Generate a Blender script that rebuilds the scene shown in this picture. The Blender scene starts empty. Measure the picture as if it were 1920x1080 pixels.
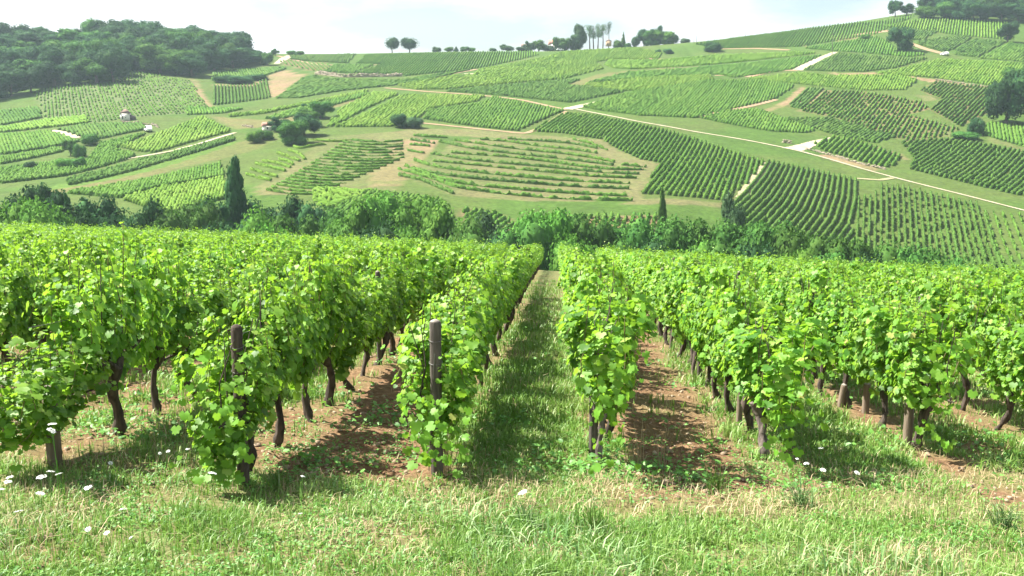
import bpy, math, random
import numpy as np
from mathutils import Vector

random.seed(7)
RNG = np.random.default_rng(11)
SC = bpy.context.scene
COL = SC.collection

# ------------------------------------------------------------------ camera, light, exposure
F = 1884.0
PITCH = math.atan(330 / F)
YAW = math.atan(85 / F * math.cos(PITCH))
CAM = np.array([0.0, 0.0, 2.0])
cd = bpy.data.cameras.new('camera')
cam = bpy.data.objects.new('camera', cd)
COL.objects.link(cam)
cam.location = CAM
cam.rotation_euler = (math.pi / 2 - PITCH, 0, YAW)
cd.sensor_width = 36
cd.lens = 36 * F / 1920
cd.clip_start = 0.1
cd.clip_end = 6000
SC.camera = cam

SUN_EL = math.radians(54)
SUN_AZ = math.radians(-78)          # from +Y towards +X
world = bpy.data.worlds.new('World')
SC.world = world
world.use_nodes = True
wn, wl = world.node_tree.nodes, world.node_tree.links
wn.clear()
w_out = wn.new('ShaderNodeOutputWorld')
w_bg = wn.new('ShaderNodeBackground')
w_sky = wn.new('ShaderNodeTexSky')
w_sky.sky_type = 'NISHITA'
w_sky.sun_disc = False
w_sky.sun_elevation = SUN_EL
w_sky.sun_rotation = SUN_AZ
w_sky.dust_density = 2.5
w_sky.ozone_density = 1.5
w_tc = wn.new('ShaderNodeTexCoord')
w_map = wn.new('ShaderNodeMapping')
w_map.inputs['Scale'].default_value = (1.0, 1.0, 3.4)
w_ns = wn.new('ShaderNodeTexNoise')
w_ns.inputs['Scale'].default_value = 3.1
w_ns.inputs['Detail'].default_value = 7
w_ns.inputs['Roughness'].default_value = 0.55
w_rp = wn.new('ShaderNodeValToRGB')
w_rp.color_ramp.elements[0].position = 0.41
w_rp.color_ramp.elements[0].color = (0.18, 0.18, 0.18, 1)
w_rp.color_ramp.elements[1].position = 0.58
w_rp.color_ramp.elements[1].color = (1, 1, 1, 1)
w_mix = wn.new('ShaderNodeMixRGB')
w_mix.inputs[2].default_value = (5.45, 5.4, 5.5, 1)
wl.new(w_tc.outputs['Generated'], w_map.inputs['Vector'])
wl.new(w_map.outputs['Vector'], w_ns.inputs['Vector'])
wl.new(w_ns.outputs['Fac'], w_rp.inputs['Fac'])
wl.new(w_rp.outputs['Color'], w_mix.inputs[0])
w_hs = wn.new('ShaderNodeHueSaturation')
w_hs.inputs['Saturation'].default_value = 1.35
w_hs.inputs['Value'].default_value = 0.86
wl.new(w_sky.outputs['Color'], w_hs.inputs['Color'])
wl.new(w_hs.outputs['Color'], w_mix.inputs[1])
wl.new(w_mix.outputs['Color'], w_bg.inputs['Color'])
wl.new(w_bg.outputs['Background'], w_out.inputs['Surface'])
w_bg.inputs['Strength'].default_value = 0.064

sd = bpy.data.lights.new('sun', 'SUN')
sun = bpy.data.objects.new('sun', sd)
COL.objects.link(sun)
sd.energy = 5.0
sd.angle = math.radians(0.6)
sd.color = (1.0, 0.95, 0.86)
sdir = Vector((math.cos(SUN_EL) * math.sin(SUN_AZ), math.cos(SUN_EL) * math.cos(SUN_AZ), math.sin(SUN_EL)))
sun.rotation_euler = sdir.to_track_quat('Z', 'Y').to_euler()
sun.location = (0, 0, 60)

SC.view_settings.view_transform = 'Standard'
SC.view_settings.look = 'None'
SC.view_settings.gamma = 1
SC.view_settings.use_curve_mapping = False
SC.view_settings.exposure = 1.84
SC.cycles.max_bounces = 6
SC.cycles.diffuse_bounces = 3
SC.cycles.glossy_bounces = 2
SC.cycles.transmission_bounces = 4
SC.cycles.volume_bounces = 1
SC.cycles.use_denoising = True

# ------------------------------------------------------------------ view helpers (measure points of the photograph on the land)
cp_, sp_, cs_, ss_ = math.cos(PITCH), math.sin(PITCH), math.cos(YAW), math.sin(YAW)
RV = np.array([cs_, ss_, 0.0])
FV = np.array([-ss_ * cp_, cs_ * cp_, -sp_])
UV = np.array([-ss_ * sp_, cs_ * sp_, cp_])


def ray(px, py):
    return FV + RV * (px - 960) / F - UV * (py - 540) / F


def at_depth(px, py, y):
    r = ray(px, py)
    return CAM + r * (y / r[1])


# ------------------------------------------------------------------ numpy noise
def _hash(ix, iy, seed):
    n = (ix.astype(np.int64) * 374761393 + iy.astype(np.int64) * 668265263 + seed * 974634777) & 0x7fffffff
    n = ((n ^ (n >> 13)) * 1274126177) & 0x7fffffff
    return ((n ^ (n >> 16)) & 0xffff) / 65535.0


def vnoise(x, y, seed=0):
    x = np.asarray(x, float); y = np.asarray(y, float)
    ix = np.floor(x); iy = np.floor(y)
    fx = x - ix; fy = y - iy
    fx = fx * fx * (3 - 2 * fx); fy = fy * fy * (3 - 2 * fy)
    a = _hash(ix, iy, seed); b = _hash(ix + 1, iy, seed)
    c = _hash(ix, iy + 1, seed); d = _hash(ix + 1, iy + 1, seed)
    return (a * (1 - fx) + b * fx) * (1 - fy) + (c * (1 - fx) + d * fx) * fy


def fbm(x, y, seed=0, octv=4):
    s = 0; a = 0.5; t = 0
    for k in range(octv):
        s = s + a * vnoise(x * 2 ** k, y * 2 ** k, seed + 17 * k)
        t += a; a *= 0.5
    return s / t


def smooth(t):
    t = np.clip(t, 0, 1)
    return t * t * (3 - 2 * t)


# ------------------------------------------------------------------ terrain
def plane_z(x, y):
    far = np.clip(np.asarray(y, float) - 12, 0, 60)
    return -far * far * (.00012 + .00022 * smooth((np.asarray(x, float) + 6) / 26)) -0.116 * y - 0.035 * np.clip(x, -90, 90)


CTRL = [  # (column, [(row, distance)...])
    (-300, [(400, 195), (330, 250), (250, 330), (180, 430), (110, 540), (90, 590)]),
    (0, [(395, 195), (340, 238), (300, 280), (250, 335), (205, 385), (170, 430), (130, 480), (96, 550)]),
    (237, [(395, 195), (340, 238), (300, 275), (225, 345), (160, 425), (120, 490), (92, 560)]),
    (437, [(400, 190), (350, 220), (260, 300), (220, 352), (180, 415), (140, 480), (112, 545), (98, 590)]),
    (580, [(395, 192), (330, 235), (260, 295), (200, 370), (150, 455), (115, 550), (101, 610)]),
    (740, [(395, 190), (320, 240), (240, 315), (200, 365), (150, 455), (115, 545), (99, 620)]),
    (900, [(415, 190), (340, 230), (240, 318), (190, 375), (140, 470), (110, 555), (97, 630)]),
    (1070, [(420, 190), (380, 212), (300, 268), (240, 318), (200, 365), (150, 440), (115, 530), (95, 610)]),
    (1240, [(430, 190), (380, 212), (300, 270), (240, 320), (200, 365), (150, 435), (110, 525), (84, 610)]),
    (1400, [(450, 190), (380, 220), (300, 278), (240, 328), (190, 385), (140, 450), (100, 525), (69, 600)]),
    (1560, [(460, 190), (380, 225), (300, 285), (240, 335), (190, 385), (140, 440), (100, 500), (70, 560), (47, 610)]),
    (1700, [(480, 180), (380, 230), (310, 285), (240, 335), (180, 390), (120, 460), (80, 520), (50, 575), (26, 625)]),
    (1900, [(505, 165), (400, 225), (330, 275), (260, 320), (200, 365), (130, 440), (80, 520), (38, 590), (-5, 650)]),
    (2200, [(540, 150), (430, 215), (330, 270), (240, 330), (160, 410), (80, 520), (10, 620), (-40, 680)]),
]
pts = []
for px, lst in CTRL:
    for py, d in lst:
        pts.append(at_depth(px, py, d))
    last = at_depth(px, lst[-1][0], lst[-1][1])
    rr = last - CAM
    for m, dz in ((1.12, -4), (1.4, -22), (1.9, -60)):
        q = CAM + rr * m
        pts.append(np.array([q[0], q[1], last[2] + dz]))
for x in (-160, -110, -60, -20, 20, 60, 110, 160):      # the valley floor
    pts.append(np.array([x, 92.0, -17 - x * 0.012]))
    pts.append(np.array([x, 128.0, -23 - x * 0.014]))
pts = np.array(pts)
CX, CY, CZ = pts[:, 0] / 100, pts[:, 1] / 100, pts[:, 2]


def _tps(r2):
    return np.where(r2 > 1e-12, r2 * np.log(r2 + 1e-12), 0.0)


_n = len(CX)
A = np.zeros((_n + 3, _n + 3))
A[:_n, :_n] = _tps((CX[:, None] - CX) ** 2 + (CY[:, None] - CY) ** 2) + np.eye(_n) * 0.004
A[:_n, _n] = A[_n, :_n] = 1
A[:_n, _n + 1] = A[_n + 1, :_n] = CX
A[:_n, _n + 2] = A[_n + 2, :_n] = CY
SOL = np.linalg.solve(A, np.concatenate([CZ, np.zeros(3)]))
GX0, GX1, GY0, GY1, GS = -1400, 1400, 40, 1500, 5.0
gx = np.arange(GX0, GX1 + GS, GS); gy = np.arange(GY0, GY1 + GS, GS)
XX, YY = np.meshgrid(gx, gy)
xf, yf = XX.ravel() / 100, YY.ravel() / 100
Zr = np.zeros(xf.size)
for s in range(0, xf.size, 20000):
    a, b = xf[s:s + 20000], yf[s:s + 20000]
    Zr[s:s + 20000] = _tps((a[:, None] - CX) ** 2 + (b[:, None] - CY) ** 2) @ SOL[:_n] + SOL[_n] + SOL[_n + 1] * a + SOL[_n + 2] * b
ZG = np.clip(Zr.reshape(XX.shape), -60, 130)


def TZ(x, y):
    """height of the land at x, y (arrays)"""
    x = np.asarray(x, float); y = np.asarray(y, float)
    u = np.clip((x - GX0) / GS, 0, len(gx) - 1.001); v = np.clip((y - GY0) / GS, 0, len(gy) - 1.001)
    i = u.astype(int); j = v.astype(int); a = u - i; b = v - j
    zf = (ZG[j, i] * (1 - a) + ZG[j, i + 1] * a) * (1 - b) + (ZG[j + 1, i] * (1 - a) + ZG[j + 1, i + 1] * a) * b
    # the near slope runs to a brow, falls away, and the valley land takes over
    over = np.clip(y - 53, 0, 60)
    pz = plane_z(x, y) - np.minimum(over * over * 0.012, over * 0.42)
    w = smooth((y - 66) / 26.0)
    return pz * (1 - w) + zf * w


def hill(px, py, y0=75.0, y1=1000.0):
    """the point of the land seen at a spot of the photograph"""
    r = ray(px, py)
    ys = np.arange(y0, y1, 1.0)
    P = CAM[None, :] + r[None, :] * (ys / r[1])[:, None]
    g = P[:, 2] - TZ(P[:, 0], P[:, 1])
    k = np.nonzero(g < 0)[0]
    if len(k) == 0:
        k = int(np.argmin(np.where(ys > 300, g, 1e9)))
        return np.array([P[k, 0], P[k, 1], TZ(P[k, 0], P[k, 1])])
    k = int(k[0])
    if k == 0:
        q = P[0]
    else:
        t = g[k - 1] / (g[k - 1] - g[k])
        q = P[k - 1] * (1 - t) + P[k] * t
    return np.array([q[0], q[1], float(TZ(q[0], q[1]))])


def near(px, py, up=0.0):
    r = ray(px, py)
    t = -(2 - up) / (r[2] + .116 * r[1] + .035 * r[0])
    return CAM + t * r


# ------------------------------------------------------------------ materials
def mat(name):
    m = bpy.data.materials.new(name)
    m.use_nodes = True
    m.node_tree.nodes.clear()
    return m, m.node_tree.nodes, m.node_tree.links


def ramp(n, stops):
    r = n.new('ShaderNodeValToRGB')
    e = r.color_ramp.elements
    while len(e) < len(stops):
        e.new(0.5)
    for k, (p, c) in enumerate(stops):
        e[k].position = p
        e[k].color = (*c, 1)
    return r


def foliage_mat(name, stops, trans=None, tmix=0.35, rough=0.45, spec=0.4, objvar=0.25, noise_scale=None):
    m, n, l = mat(name)
    out = n.new('ShaderNodeOutputMaterial')
    geo = n.new('ShaderNodeNewGeometry')
    r = ramp(n, stops)
    if noise_scale:
        tc = n.new('ShaderNodeTexCoord')
        ns = n.new('ShaderNodeTexNoise'); ns.inputs['Scale'].default_value = noise_scale
        ns.inputs['Detail'].default_value = 3
        l.new(tc.outputs['Object'], ns.inputs['Vector'])
        add = n.new('ShaderNodeMath'); add.operation = 'MULTIPLY_ADD'
        add.inputs[1].default_value = 0.45; add.inputs[2].default_value = 0.0
        l.new(geo.outputs['Random Per Island'], add.inputs[0])
        add2 = n.new('ShaderNodeMath'); add2.operation = 'MULTIPLY_ADD'; add2.inputs[1].default_value = 1.3
        l.new(ns.outputs['Fac'], add2.inputs[0])
        sb = n.new('ShaderNodeMath'); sb.operation = 'SUBTRACT'; sb.inputs[1].default_value = 0.35
        l.new(add.outputs[0], add2.inputs[2]); l.new(add2.outputs[0], sb.inputs[0])
        l.new(sb.outputs[0], r.inputs['Fac'])
    else:
        l.new(geo.outputs['Random Per Island'], r.inputs['Fac'])
    oi = n.new('ShaderNodeObjectInfo')
    hsv = n.new('ShaderNodeHueSaturation')
    mr = n.new('ShaderNodeMapRange'); mr.inputs[3].default_value = 1 - objvar; mr.inputs[4].default_value = 1 + objvar
    l.new(oi.outputs['Random'], mr.inputs[0]); l.new(mr.outputs[0], hsv.inputs['Value'])
    mh = n.new('ShaderNodeMapRange'); mh.inputs[3].default_value = 0.5 - 0.05 * objvar; mh.inputs[4].default_value = 0.5 + 0.06 * objvar
    l.new(oi.outputs['Random'], mh.inputs[0]); l.new(mh.outputs[0], hsv.inputs['Hue'])
    l.new(r.outputs['Color'], hsv.inputs['Color'])
    b = n.new('ShaderNodeBsdfPrincipled')
    b.inputs['Roughness'].default_value = rough
    b.inputs['Specular IOR Level'].default_value = spec
    l.new(hsv.outputs['Color'], b.inputs['Base Color'])
    if trans:
        t = n.new('ShaderNodeBsdfTranslucent')
        mx = n.new('ShaderNodeMixShader'); mx.inputs[0].default_value = tmix
        mc = n.new('ShaderNodeMixRGB'); mc.blend_type = 'MIX'; mc.inputs[0].default_value = 0.75
        mc.inputs[2].default_value = (*trans, 1)
        l.new(hsv.outputs['Color'], mc.inputs[1]); l.new(mc.outputs['Color'], t.inputs['Color'])
        l.new(b.outputs[0], mx.inputs[1]); l.new(t.outputs[0], mx.inputs[2])
        l.new(mx.outputs[0], out.inputs['Surface'])
    else:
        l.new(b.outputs[0], out.inputs['Surface'])
    return m


def plain_mat(name, col, col2=None, scale=8, rough=0.8, spec=0.3, bump=0.0, metal=0.0, stretch=(1, 1, 1)):
    m, n, l = mat(name)
    out = n.new('ShaderNodeOutputMaterial')
    b = n.new('ShaderNodeBsdfPrincipled')
    b.inputs['Roughness'].default_value = rough
    b.inputs['Specular IOR Level'].default_value = spec
    b.inputs['Metallic'].default_value = metal
    tc = n.new('ShaderNodeTexCoord'); mp = n.new('ShaderNodeMapping'); mp.inputs['Scale'].default_value = stretch
    ns = n.new('ShaderNodeTexNoise'); ns.inputs['Scale'].default_value = scale; ns.inputs['Detail'].default_value = 5
    l.new(tc.outputs['Object'], mp.inputs[0]); l.new(mp.outputs[0], ns.inputs['Vector'])
    r = ramp(n, [(0.32, col), (0.68, col2 or tuple(c * .7 for c in col))])
    l.new(ns.outputs['Fac'], r.inputs['Fac']); l.new(r.outputs['Color'], b.inputs['Base Color'])
    if bump:
        bp = n.new('ShaderNodeBump'); bp.inputs['Strength'].default_value = bump; bp.inputs['Distance'].default_value = 0.02
        l.new(ns.outputs['Fac'], bp.inputs['Height']); l.new(bp.outputs[0], b.inputs['Normal'])
    l.new(b.outputs[0], out.inputs['Surface'])
    return m


M = {}
M['leaf'] = foliage_mat('vine_leaf', [(0.0, (.030, .10, .013)), (0.35, (.092, .22, .022)), (0.68, (.150, .325, .034)), (0.90, (.24, .40, .06)), (0.98, (.30, .42, .09)), (1.0, (.36, .30, .10))],
                        trans=(.34, .60, .038), tmix=.43, rough=.50, spec=.30, objvar=.14)
M['far_leaf'] = foliage_mat('far_vine_leaf', [(0.0, (.024, .09, .013)), (0.5, (.100, .225, .026)), (0.9, (.18, .32, .05)), (1.0, (.28, .40, .10))], trans=(.34, .58, .038), tmix=.40, rough=.50, spec=.28, objvar=.1)
M['bark'] = plain_mat('vine_bark', (.026, .020, .016), (.105, .082, .065), scale=26, rough=.95, bump=1.0, stretch=(1, 1, .25))
M['pale_bark'] = plain_mat('pale_vine_bark', (.06, .048, .042), (.23, .19, .165), scale=26, rough=.95, bump=1.0, stretch=(1, 1, .25))
M['post'] = plain_mat('grey_wood', (.045, .038, .032), (.13, .112, .095), scale=30, rough=.9, bump=.6, stretch=(1, 1, .12))
M['post_end'] = plain_mat('cut_wood_end', (.33, .30, .26), (.20, .17, .14), scale=40, rough=.9, bump=.4)
M['pale_wood'] = plain_mat('pale_stake_wood', (.22, .175, .13), (.12, .09, .065), scale=30, rough=.9, bump=.5, stretch=(1, 1, .12))
M['wire'] = plain_mat('galvanised_wire', (.20, .20, .20), (.12, .11, .10), scale=10, rough=.5, metal=.6)
M['cane'] = plain_mat('cane', (.16, .10, .05), (.10, .13, .04), scale=20, rough=.8)
M['grass'] = foliage_mat('grass_blade', [(0.0, (.05, .13, .018)), (0.35, (.11, .23, .036)), (0.66, (.18, .31, .06)), (0.86, (.32, .36, .15)), (1.0, (.48, .45, .27))],
                         trans=(.20, .36, .05), tmix=.3, rough=.5, objvar=0, noise_scale=.9)
M['pale_grass'] = foliage_mat('pale_grass_blade', [(0.0, (.07, .17, .04)), (0.5, (.16, .29, .09)), (1.0, (.34, .42, .22))], trans=(.20, .36, .08), tmix=.25, rough=.65, objvar=0)
M['straw'] = foliage_mat('straw', [(0.0, (.26, .19, .10)), (0.5, (.40, .32, .18)), (1.0, (.54, .46, .29))], trans=(.5, .38, .2), tmix=.25, rough=.7, objvar=0)
M['weed'] = foliage_mat('weed', [(0.0, (.05, .16, .03)), (1.0, (.16, .36, .07))], trans=(.25, .5, .07), tmix=.3, rough=.5, objvar=0)
M['petal'] = plain_mat('white_petals', (0.640, 0.656, 0.624), (0.544, 0.576, 0.512), scale=60, rough=.8)
M['yellow'] = plain_mat('yellow_petals', (.75, .60, .05), (.7, .5, .03), scale=60, rough=.8)
M['stone'] = plain_mat('limestone', (.34, .27, .19), (.20, .135, .085), scale=3, rough=.9)
M['chalk'] = plain_mat('pale_track', (.36, .31, .225), (.25, .225, .14), scale=.35, rough=.95)
M['track'] = plain_mat('earth_track', (0.288, 0.248, 0.152), (0.192, 0.192, 0.088), scale=.3, rough=.95)
M['earth'] = plain_mat('bare_earth', (0.264, 0.176, 0.104), (0.184, 0.136, 0.072), scale=.4, rough=.95)
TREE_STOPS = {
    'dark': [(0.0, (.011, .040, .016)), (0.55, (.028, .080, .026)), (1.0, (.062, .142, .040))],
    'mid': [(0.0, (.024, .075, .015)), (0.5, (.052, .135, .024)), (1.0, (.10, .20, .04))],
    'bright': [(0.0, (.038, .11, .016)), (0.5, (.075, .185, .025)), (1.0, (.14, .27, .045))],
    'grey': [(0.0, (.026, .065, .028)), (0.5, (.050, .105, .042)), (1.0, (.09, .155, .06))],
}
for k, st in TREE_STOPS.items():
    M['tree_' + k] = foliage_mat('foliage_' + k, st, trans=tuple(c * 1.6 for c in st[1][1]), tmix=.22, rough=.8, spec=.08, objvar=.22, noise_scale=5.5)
for k, st in {'B': [(0.0, (.072, .160, .020)), (0.5, (.112, .208, .028)), (1.0, (.155, .245, .042))],
              'M': [(0.0, (.052, .128, .018)), (0.5, (.080, .170, .025)), (1.0, (.115, .205, .036))],
              'D': [(0.0, (.044, .104, .018)), (0.5, (.068, .140, .025)), (1.0, (.10, .172, .036))]}.items():
    M['plot_' + k] = foliage_mat('hill_vines_' + k, st, trans=tuple(c * 1.5 for c in st[1][1]), tmix=.2, rough=.8, spec=.05, objvar=.06, noise_scale=.05)


# ------------------------------------------------------------------ mesh helpers
def npmesh(name, verts, face_sets, smoothed=False):
    """face_sets: list of int arrays (n, k)"""
    me = bpy.data.meshes.new(name)
    verts = np.ascontiguousarray(verts, dtype=np.float32)
    me.vertices.add(len(verts))
    me.vertices.foreach_set('co', verts.ravel())
    face_sets = [np.asarray(f, dtype=np.int32) for f in face_sets if len(f)]
    nl = sum(f.size for f in face_sets); nf = sum(len(f) for f in face_sets)
    me.loops.add(nl)
    me.loops.foreach_set('vertex_index', np.concatenate([f.ravel() for f in face_sets]))
    me.polygons.add(nf)
    starts = []; o = 0
    for f in face_sets:
        starts.append(o + np.arange(len(f)) * f.shape[1]); o += f.size
    me.polygons.foreach_set('loop_start', np.concatenate(starts).astype(np.int32))
    if smoothed:
        me.polygons.foreach_set('use_smooth', np.ones(nf, dtype=bool))
    me.update(calc_edges=True)
    me.validate(verbose=False)
    return me


def link(name, me, m=None, parent=None, loc=None):
    o = bpy.data.objects.new(name, me)
    COL.objects.link(o)
    if m is not None:
        if me.materials:
            me.materials[0] = m
        else:
            me.materials.append(m)
    if parent is not None:
        o.parent = parent
    if loc is not None:
        o.location = loc
    return o


def tag(o, label=None, cat=None, group=None, kind=None):
    if label: o['label'] = label
    if cat: o['category'] = cat
    if group: o['group'] = group
    if kind: o['kind'] = kind
    return o


def thing(name, loc, label, cat, group=None, rz=0.0, sc=(1, 1, 1)):
    o = bpy.data.objects.new(name, None)
    COL.objects.link(o)
    o.location = loc; o.rotation_euler = (0, 0, rz); o.scale = sc
    o.empty_display_size = 0.1
    return tag(o, label, cat, group)


class Geo:
    """collects pieces into one mesh"""
    def __init__(self):
        self.v = []; self.f = {}; self.n = 0

    def add(self, v, *faces):
        v = np.asarray(v, float).reshape(-1, 3)
        for f in faces:
            f = np.asarray(f, int)
            if f.size:
                self.f.setdefault(f.shape[1], []).append(f + self.n)
        self.v.append(v); self.n += len(v)

    def mesh(self, name, smoothed=False):
        return npmesh(name, np.concatenate(self.v), [np.concatenate(x) for x in self.f.values()], smoothed)

    def tube(self, P, rad, k=7, cap=True, jit=0.0, rng=RNG):
        P = np.asarray(P, float); n = len(P)
        rad = np.broadcast_to(np.asarray(rad, float), (n,))
        T = np.gradient(P, axis=0); T /= np.linalg.norm(T, axis=1)[:, None] + 1e-9
        ref = np.array([1, 0, 0]) if abs(T[0][0]) < .8 else np.array([0, 1, 0])
        Nn = np.cross(T, ref); Nn /= np.linalg.norm(Nn, axis=1)[:, None] + 1e-9
        B = np.cross(T, Nn)
        a = np.arange(k) / k * 2 * math.pi
        rr = rad[:, None] * (1 + jit * (rng.random((n, k)) - .5) * 2)
        V = P[:, None, :] + rr[:, :, None] * (np.cos(a)[None, :, None] * Nn[:, None, :] + np.sin(a)[None, :, None] * B[:, None, :])
        idx = np.arange(n * k).reshape(n, k)
        q = np.stack([idx[:-1], np.roll(idx[:-1], -1, 1), np.roll(idx[1:], -1, 1), idx[1:]], -1).reshape(-1, 4)
        self.add(V.reshape(-1, 3), q)
        if cap:
            self.add(V[-1], np.arange(k)[None, :])
            self.add(V[0], np.arange(k)[::-1][None, :])

    def box(self, lo, hi):
        x0, y0, z0 = lo; x1, y1, z1 = hi
        v = [(x0, y0, z0), (x1, y0, z0), (x1, y1, z0), (x0, y1, z0), (x0, y0, z1), (x1, y0, z1), (x1, y1, z1), (x0, y1, z1)]
        self.add(v, [(0, 3, 2, 1), (4, 5, 6, 7), (0, 1, 5, 4), (1, 2, 6, 5), (2, 3, 7, 6), (3, 0, 4, 7)])


def frames(N, T):
    """orthonormal frames from normals N and wished tip directions T"""
    N = N / (np.linalg.norm(N, axis=1)[:, None] + 1e-9)
    T = T - N * np.sum(N * T, axis=1)[:, None]
    T = T / (np.linalg.norm(T, axis=1)[:, None] + 1e-9)
    return np.cross(T, N), T, N


def place_pieces(base_v, base_f, P, N, T, S):
    """copy a small piece (x across, y tip, z normal) to many frames: returns verts, faces"""
    X, Y, Z = frames(N, T)
    S = np.asarray(S)
    if S.ndim == 1:
        S = S[:, None]
    S = np.broadcast_to(S, (len(P), 3)) if S.shape[1] != 3 else S
    V = (P[:, None, :] + base_v[None, :, 0:1] * X[:, None, :] * S[:, None, 0:1] + base_v[None, :, 1:2] * Y[:, None, :] * S[:, None, 1:2]
         + base_v[None, :, 2:3] * Z[:, None, :] * S[:, None, 2:3])
    k = len(base_v)
    f = base_f[None, :, :] + (np.arange(len(P)) * k)[:, None, None]
    return V.reshape(-1, 3), f.reshape(-1, base_f.shape[1])


def leaf_piece(kind):
    if kind == 'full':
        half = [(0, 1.0), (20, .78), (36, .97), (60, .66), (84, .88), (118, .72), (152, .66)]
    elif kind == 'mid':
        half = [(0, 1.0), (45, .82), (95, .86), (150, .66)]
    else:
        half = [(0, 1.0), (70, .85)]
    ang = [a for a, r in half] + [180] + [-a for a, r in half[1:]][::-1]
    rad = [r for a, r in half] + [.22] + [r for a, r in half[1:]][::-1]
    v = [(0, 0, .0)]
    for a, r in zip(ang, rad):
        x = math.sin(math.radians(a)) * r; y = math.cos(math.radians(a)) * r
        v.append((x, y, abs(x) * .22 - .16 * r * r))
    n = len(ang)
    f = [(0, 1 + (i + 1) % n, 1 + i) for i in range(n)]
    v = np.array(v)
    v[:, :] *= .5
    return v, np.array(f)


LEAF = {k: leaf_piece(k) for k in ('full', 'mid', 'low')}

# ------------------------------------------------------------------ the rows of the near vineyard
ROWX = [-2.36 - 1.52, -2.36, -0.95, 0.46, 1.90, 3.36, 4.80]      # seven rows read off the photograph, left to right
ROWY0 = [7.1, 7.1, 7.8, 8.0, 8.55, 9.2, 9.6]
ROWNAME = ['the row with the low leafy end at the left edge', 'the row ending at the dark rounded post', 'the row ending at the tall flat-topped post',
           'the row right of the grassy aisle', 'the second row right of the grassy aisle', 'the third row right of the grassy aisle', 'the row cut by the right edge']
rows = [(ROWX[i], ROWY0[i], ROWNAME[i], i) for i in range(7)]
for k in range(1, 24):
    rows.append((ROWX[0] - .45 - 1.48 * k, 7.6 + (k % 3) * .3, None, -k))
for k in range(1, 17):
    rows.append((ROWX[6] + 1.46 * k, 10.0 + (k % 3) * .3 + .25 * k, None, 6 + k))


def row_x(x0, y):
    return x0 - 0.012 * (y - 8) * (1 if x0 < -1 else (-1 if x0 > 1.2 else 0.1))


def soil_mask(x, y):
    """1 = bare earth, 0 = grass, from which aisles are tilled"""
    x = np.asarray(x, float); y = np.asarray(y, float)
    centres = sorted([r[0] for r in rows])
    s = np.zeros(np.broadcast(x, y).shape)
    for i in range(len(centres) - 1):
        a, b = centres[i], centres[i + 1]
        xs = x + 0.012 * (y - 8) * np.where(x < -1, 1, np.where(x > 1.2, -1, 0.1))
        inside = (xs >= a) & (xs < b)
        mid = (a + b) / 2
        base = {(-2.36): .95, (-0.95): .12, 0.46: .85, 1.90: .22, 3.36: .42, ROWX[0]: .42}.get(a, [.75, .3][i % 2])
        edge = np.exp(-((np.abs(xs - mid) - 0.62) / .18) ** 2)
        s = np.where(inside, base * 1.12 + edge * (.30 if base < .5 else -.38), s)
    head = smooth((y - 6.75 + .6 * (fbm(x * 1.2, y * 1.2, 5) - .5)) / .9)
    s = s * head + (1 - head) * .10
    s = s + 1.1 * (fbm(x * 1.7, y * 1.7, 3, 5) - .5)
    return np.clip(s, 0, 1)


def near_z(x, y):
    x = np.asarray(x, float); y = np.asarray(y, float)
    return TZ(x, y) + 0.07 * (fbm(x * 1.3, y * 1.3, 9, 3) - .5) + 0.03


# ground sheet of the near vineyard
ys = [2.2]
while ys[-1] < 74:
    ys.append(ys[-1] + min(.9, .018 * max(ys[-1], 3.2)))
ys = np.array(ys)
xs = np.concatenate([np.arange(-50, -8, .35), np.arange(-8, 9, .06), np.arange(9, 46, .35)])
X, Y = np.meshgrid(xs, ys)
sm = soil_mask(X, Y)
clod = (fbm(X * 9, Y * 9, 21, 3) - .5) * .075 + (fbm(X * 24, Y * 24, 22, 2) - .5) * .03
Z = near_z(X, Y) + clod * (sm * .9 + .25) * np.clip(1.4 - Y / 40, .1, 1)
nx, ny = len(xs), len(ys)
idx = np.arange(nx * ny).reshape(ny, nx)
quads = np.stack([idx[:-1, :-1], idx[:-1, 1:], idx[1:, 1:], idx[1:, :-1]], -1).reshape(-1, 4)
me = npmesh('vineyard_ground', np.stack([X, Y, Z], -1).reshape(-1, 3), [quads], True)
at = me.attributes.new('soil', 'FLOAT', 'POINT')
at.data.foreach_set('value', sm.ravel().astype(np.float32))
m, n, l = mat('vineyard_soil')
out = n.new('ShaderNodeOutputMaterial'); b = n.new('ShaderNodeBsdfPrincipled'); b.inputs['Roughness'].default_value = .95
b.inputs['Specular IOR Level'].default_value = .15
att = n.new('ShaderNodeAttribute'); att.attribute_name = 'soil'
tc = n.new('ShaderNodeTexCoord')
n1 = n.new('ShaderNodeTexNoise'); n1.inputs['Scale'].default_value = 14; n1.inputs['Detail'].default_value = 8; n1.inputs['Roughness'].default_value = .7
n2 = n.new('ShaderNodeTexNoise'); n2.inputs['Scale'].default_value = 45; n2.inputs['Detail'].default_value = 4
n3 = n.new('ShaderNodeTexNoise'); n3.inputs['Scale'].default_value = 1.3; n3.inputs['Detail'].default_value = 3
for q in (n1, n2, n3):
    l.new(tc.outputs['Object'], q.inputs['Vector'])
rs = ramp(n, [(0.30, (.080, .042, .023)), (0.50, (.148, .086, .046)), (0.66, (.24, .155, .088)), (.80, (.37, .29, .19))])
rg = ramp(n, [(0.30, (.06, .095, .025)), (0.5, (.12, .145, .05)), (0.70, (.22, .20, .10))])
l.new(n1.outputs['Fac'], rs.inputs['Fac']); l.new(n2.outputs['Fac'], rg.inputs['Fac'])
mx = n.new('ShaderNodeMixRGB'); l.new(att.outputs['Fac'], mx.inputs[0]); l.new(rg.outputs['Color'], mx.inputs[1]); l.new(rs.outputs['Color'], mx.inputs[2])
bp = n.new('ShaderNodeBump'); bp.inputs['Strength'].default_value = .8; bp.inputs['Distance'].default_value = .03
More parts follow.
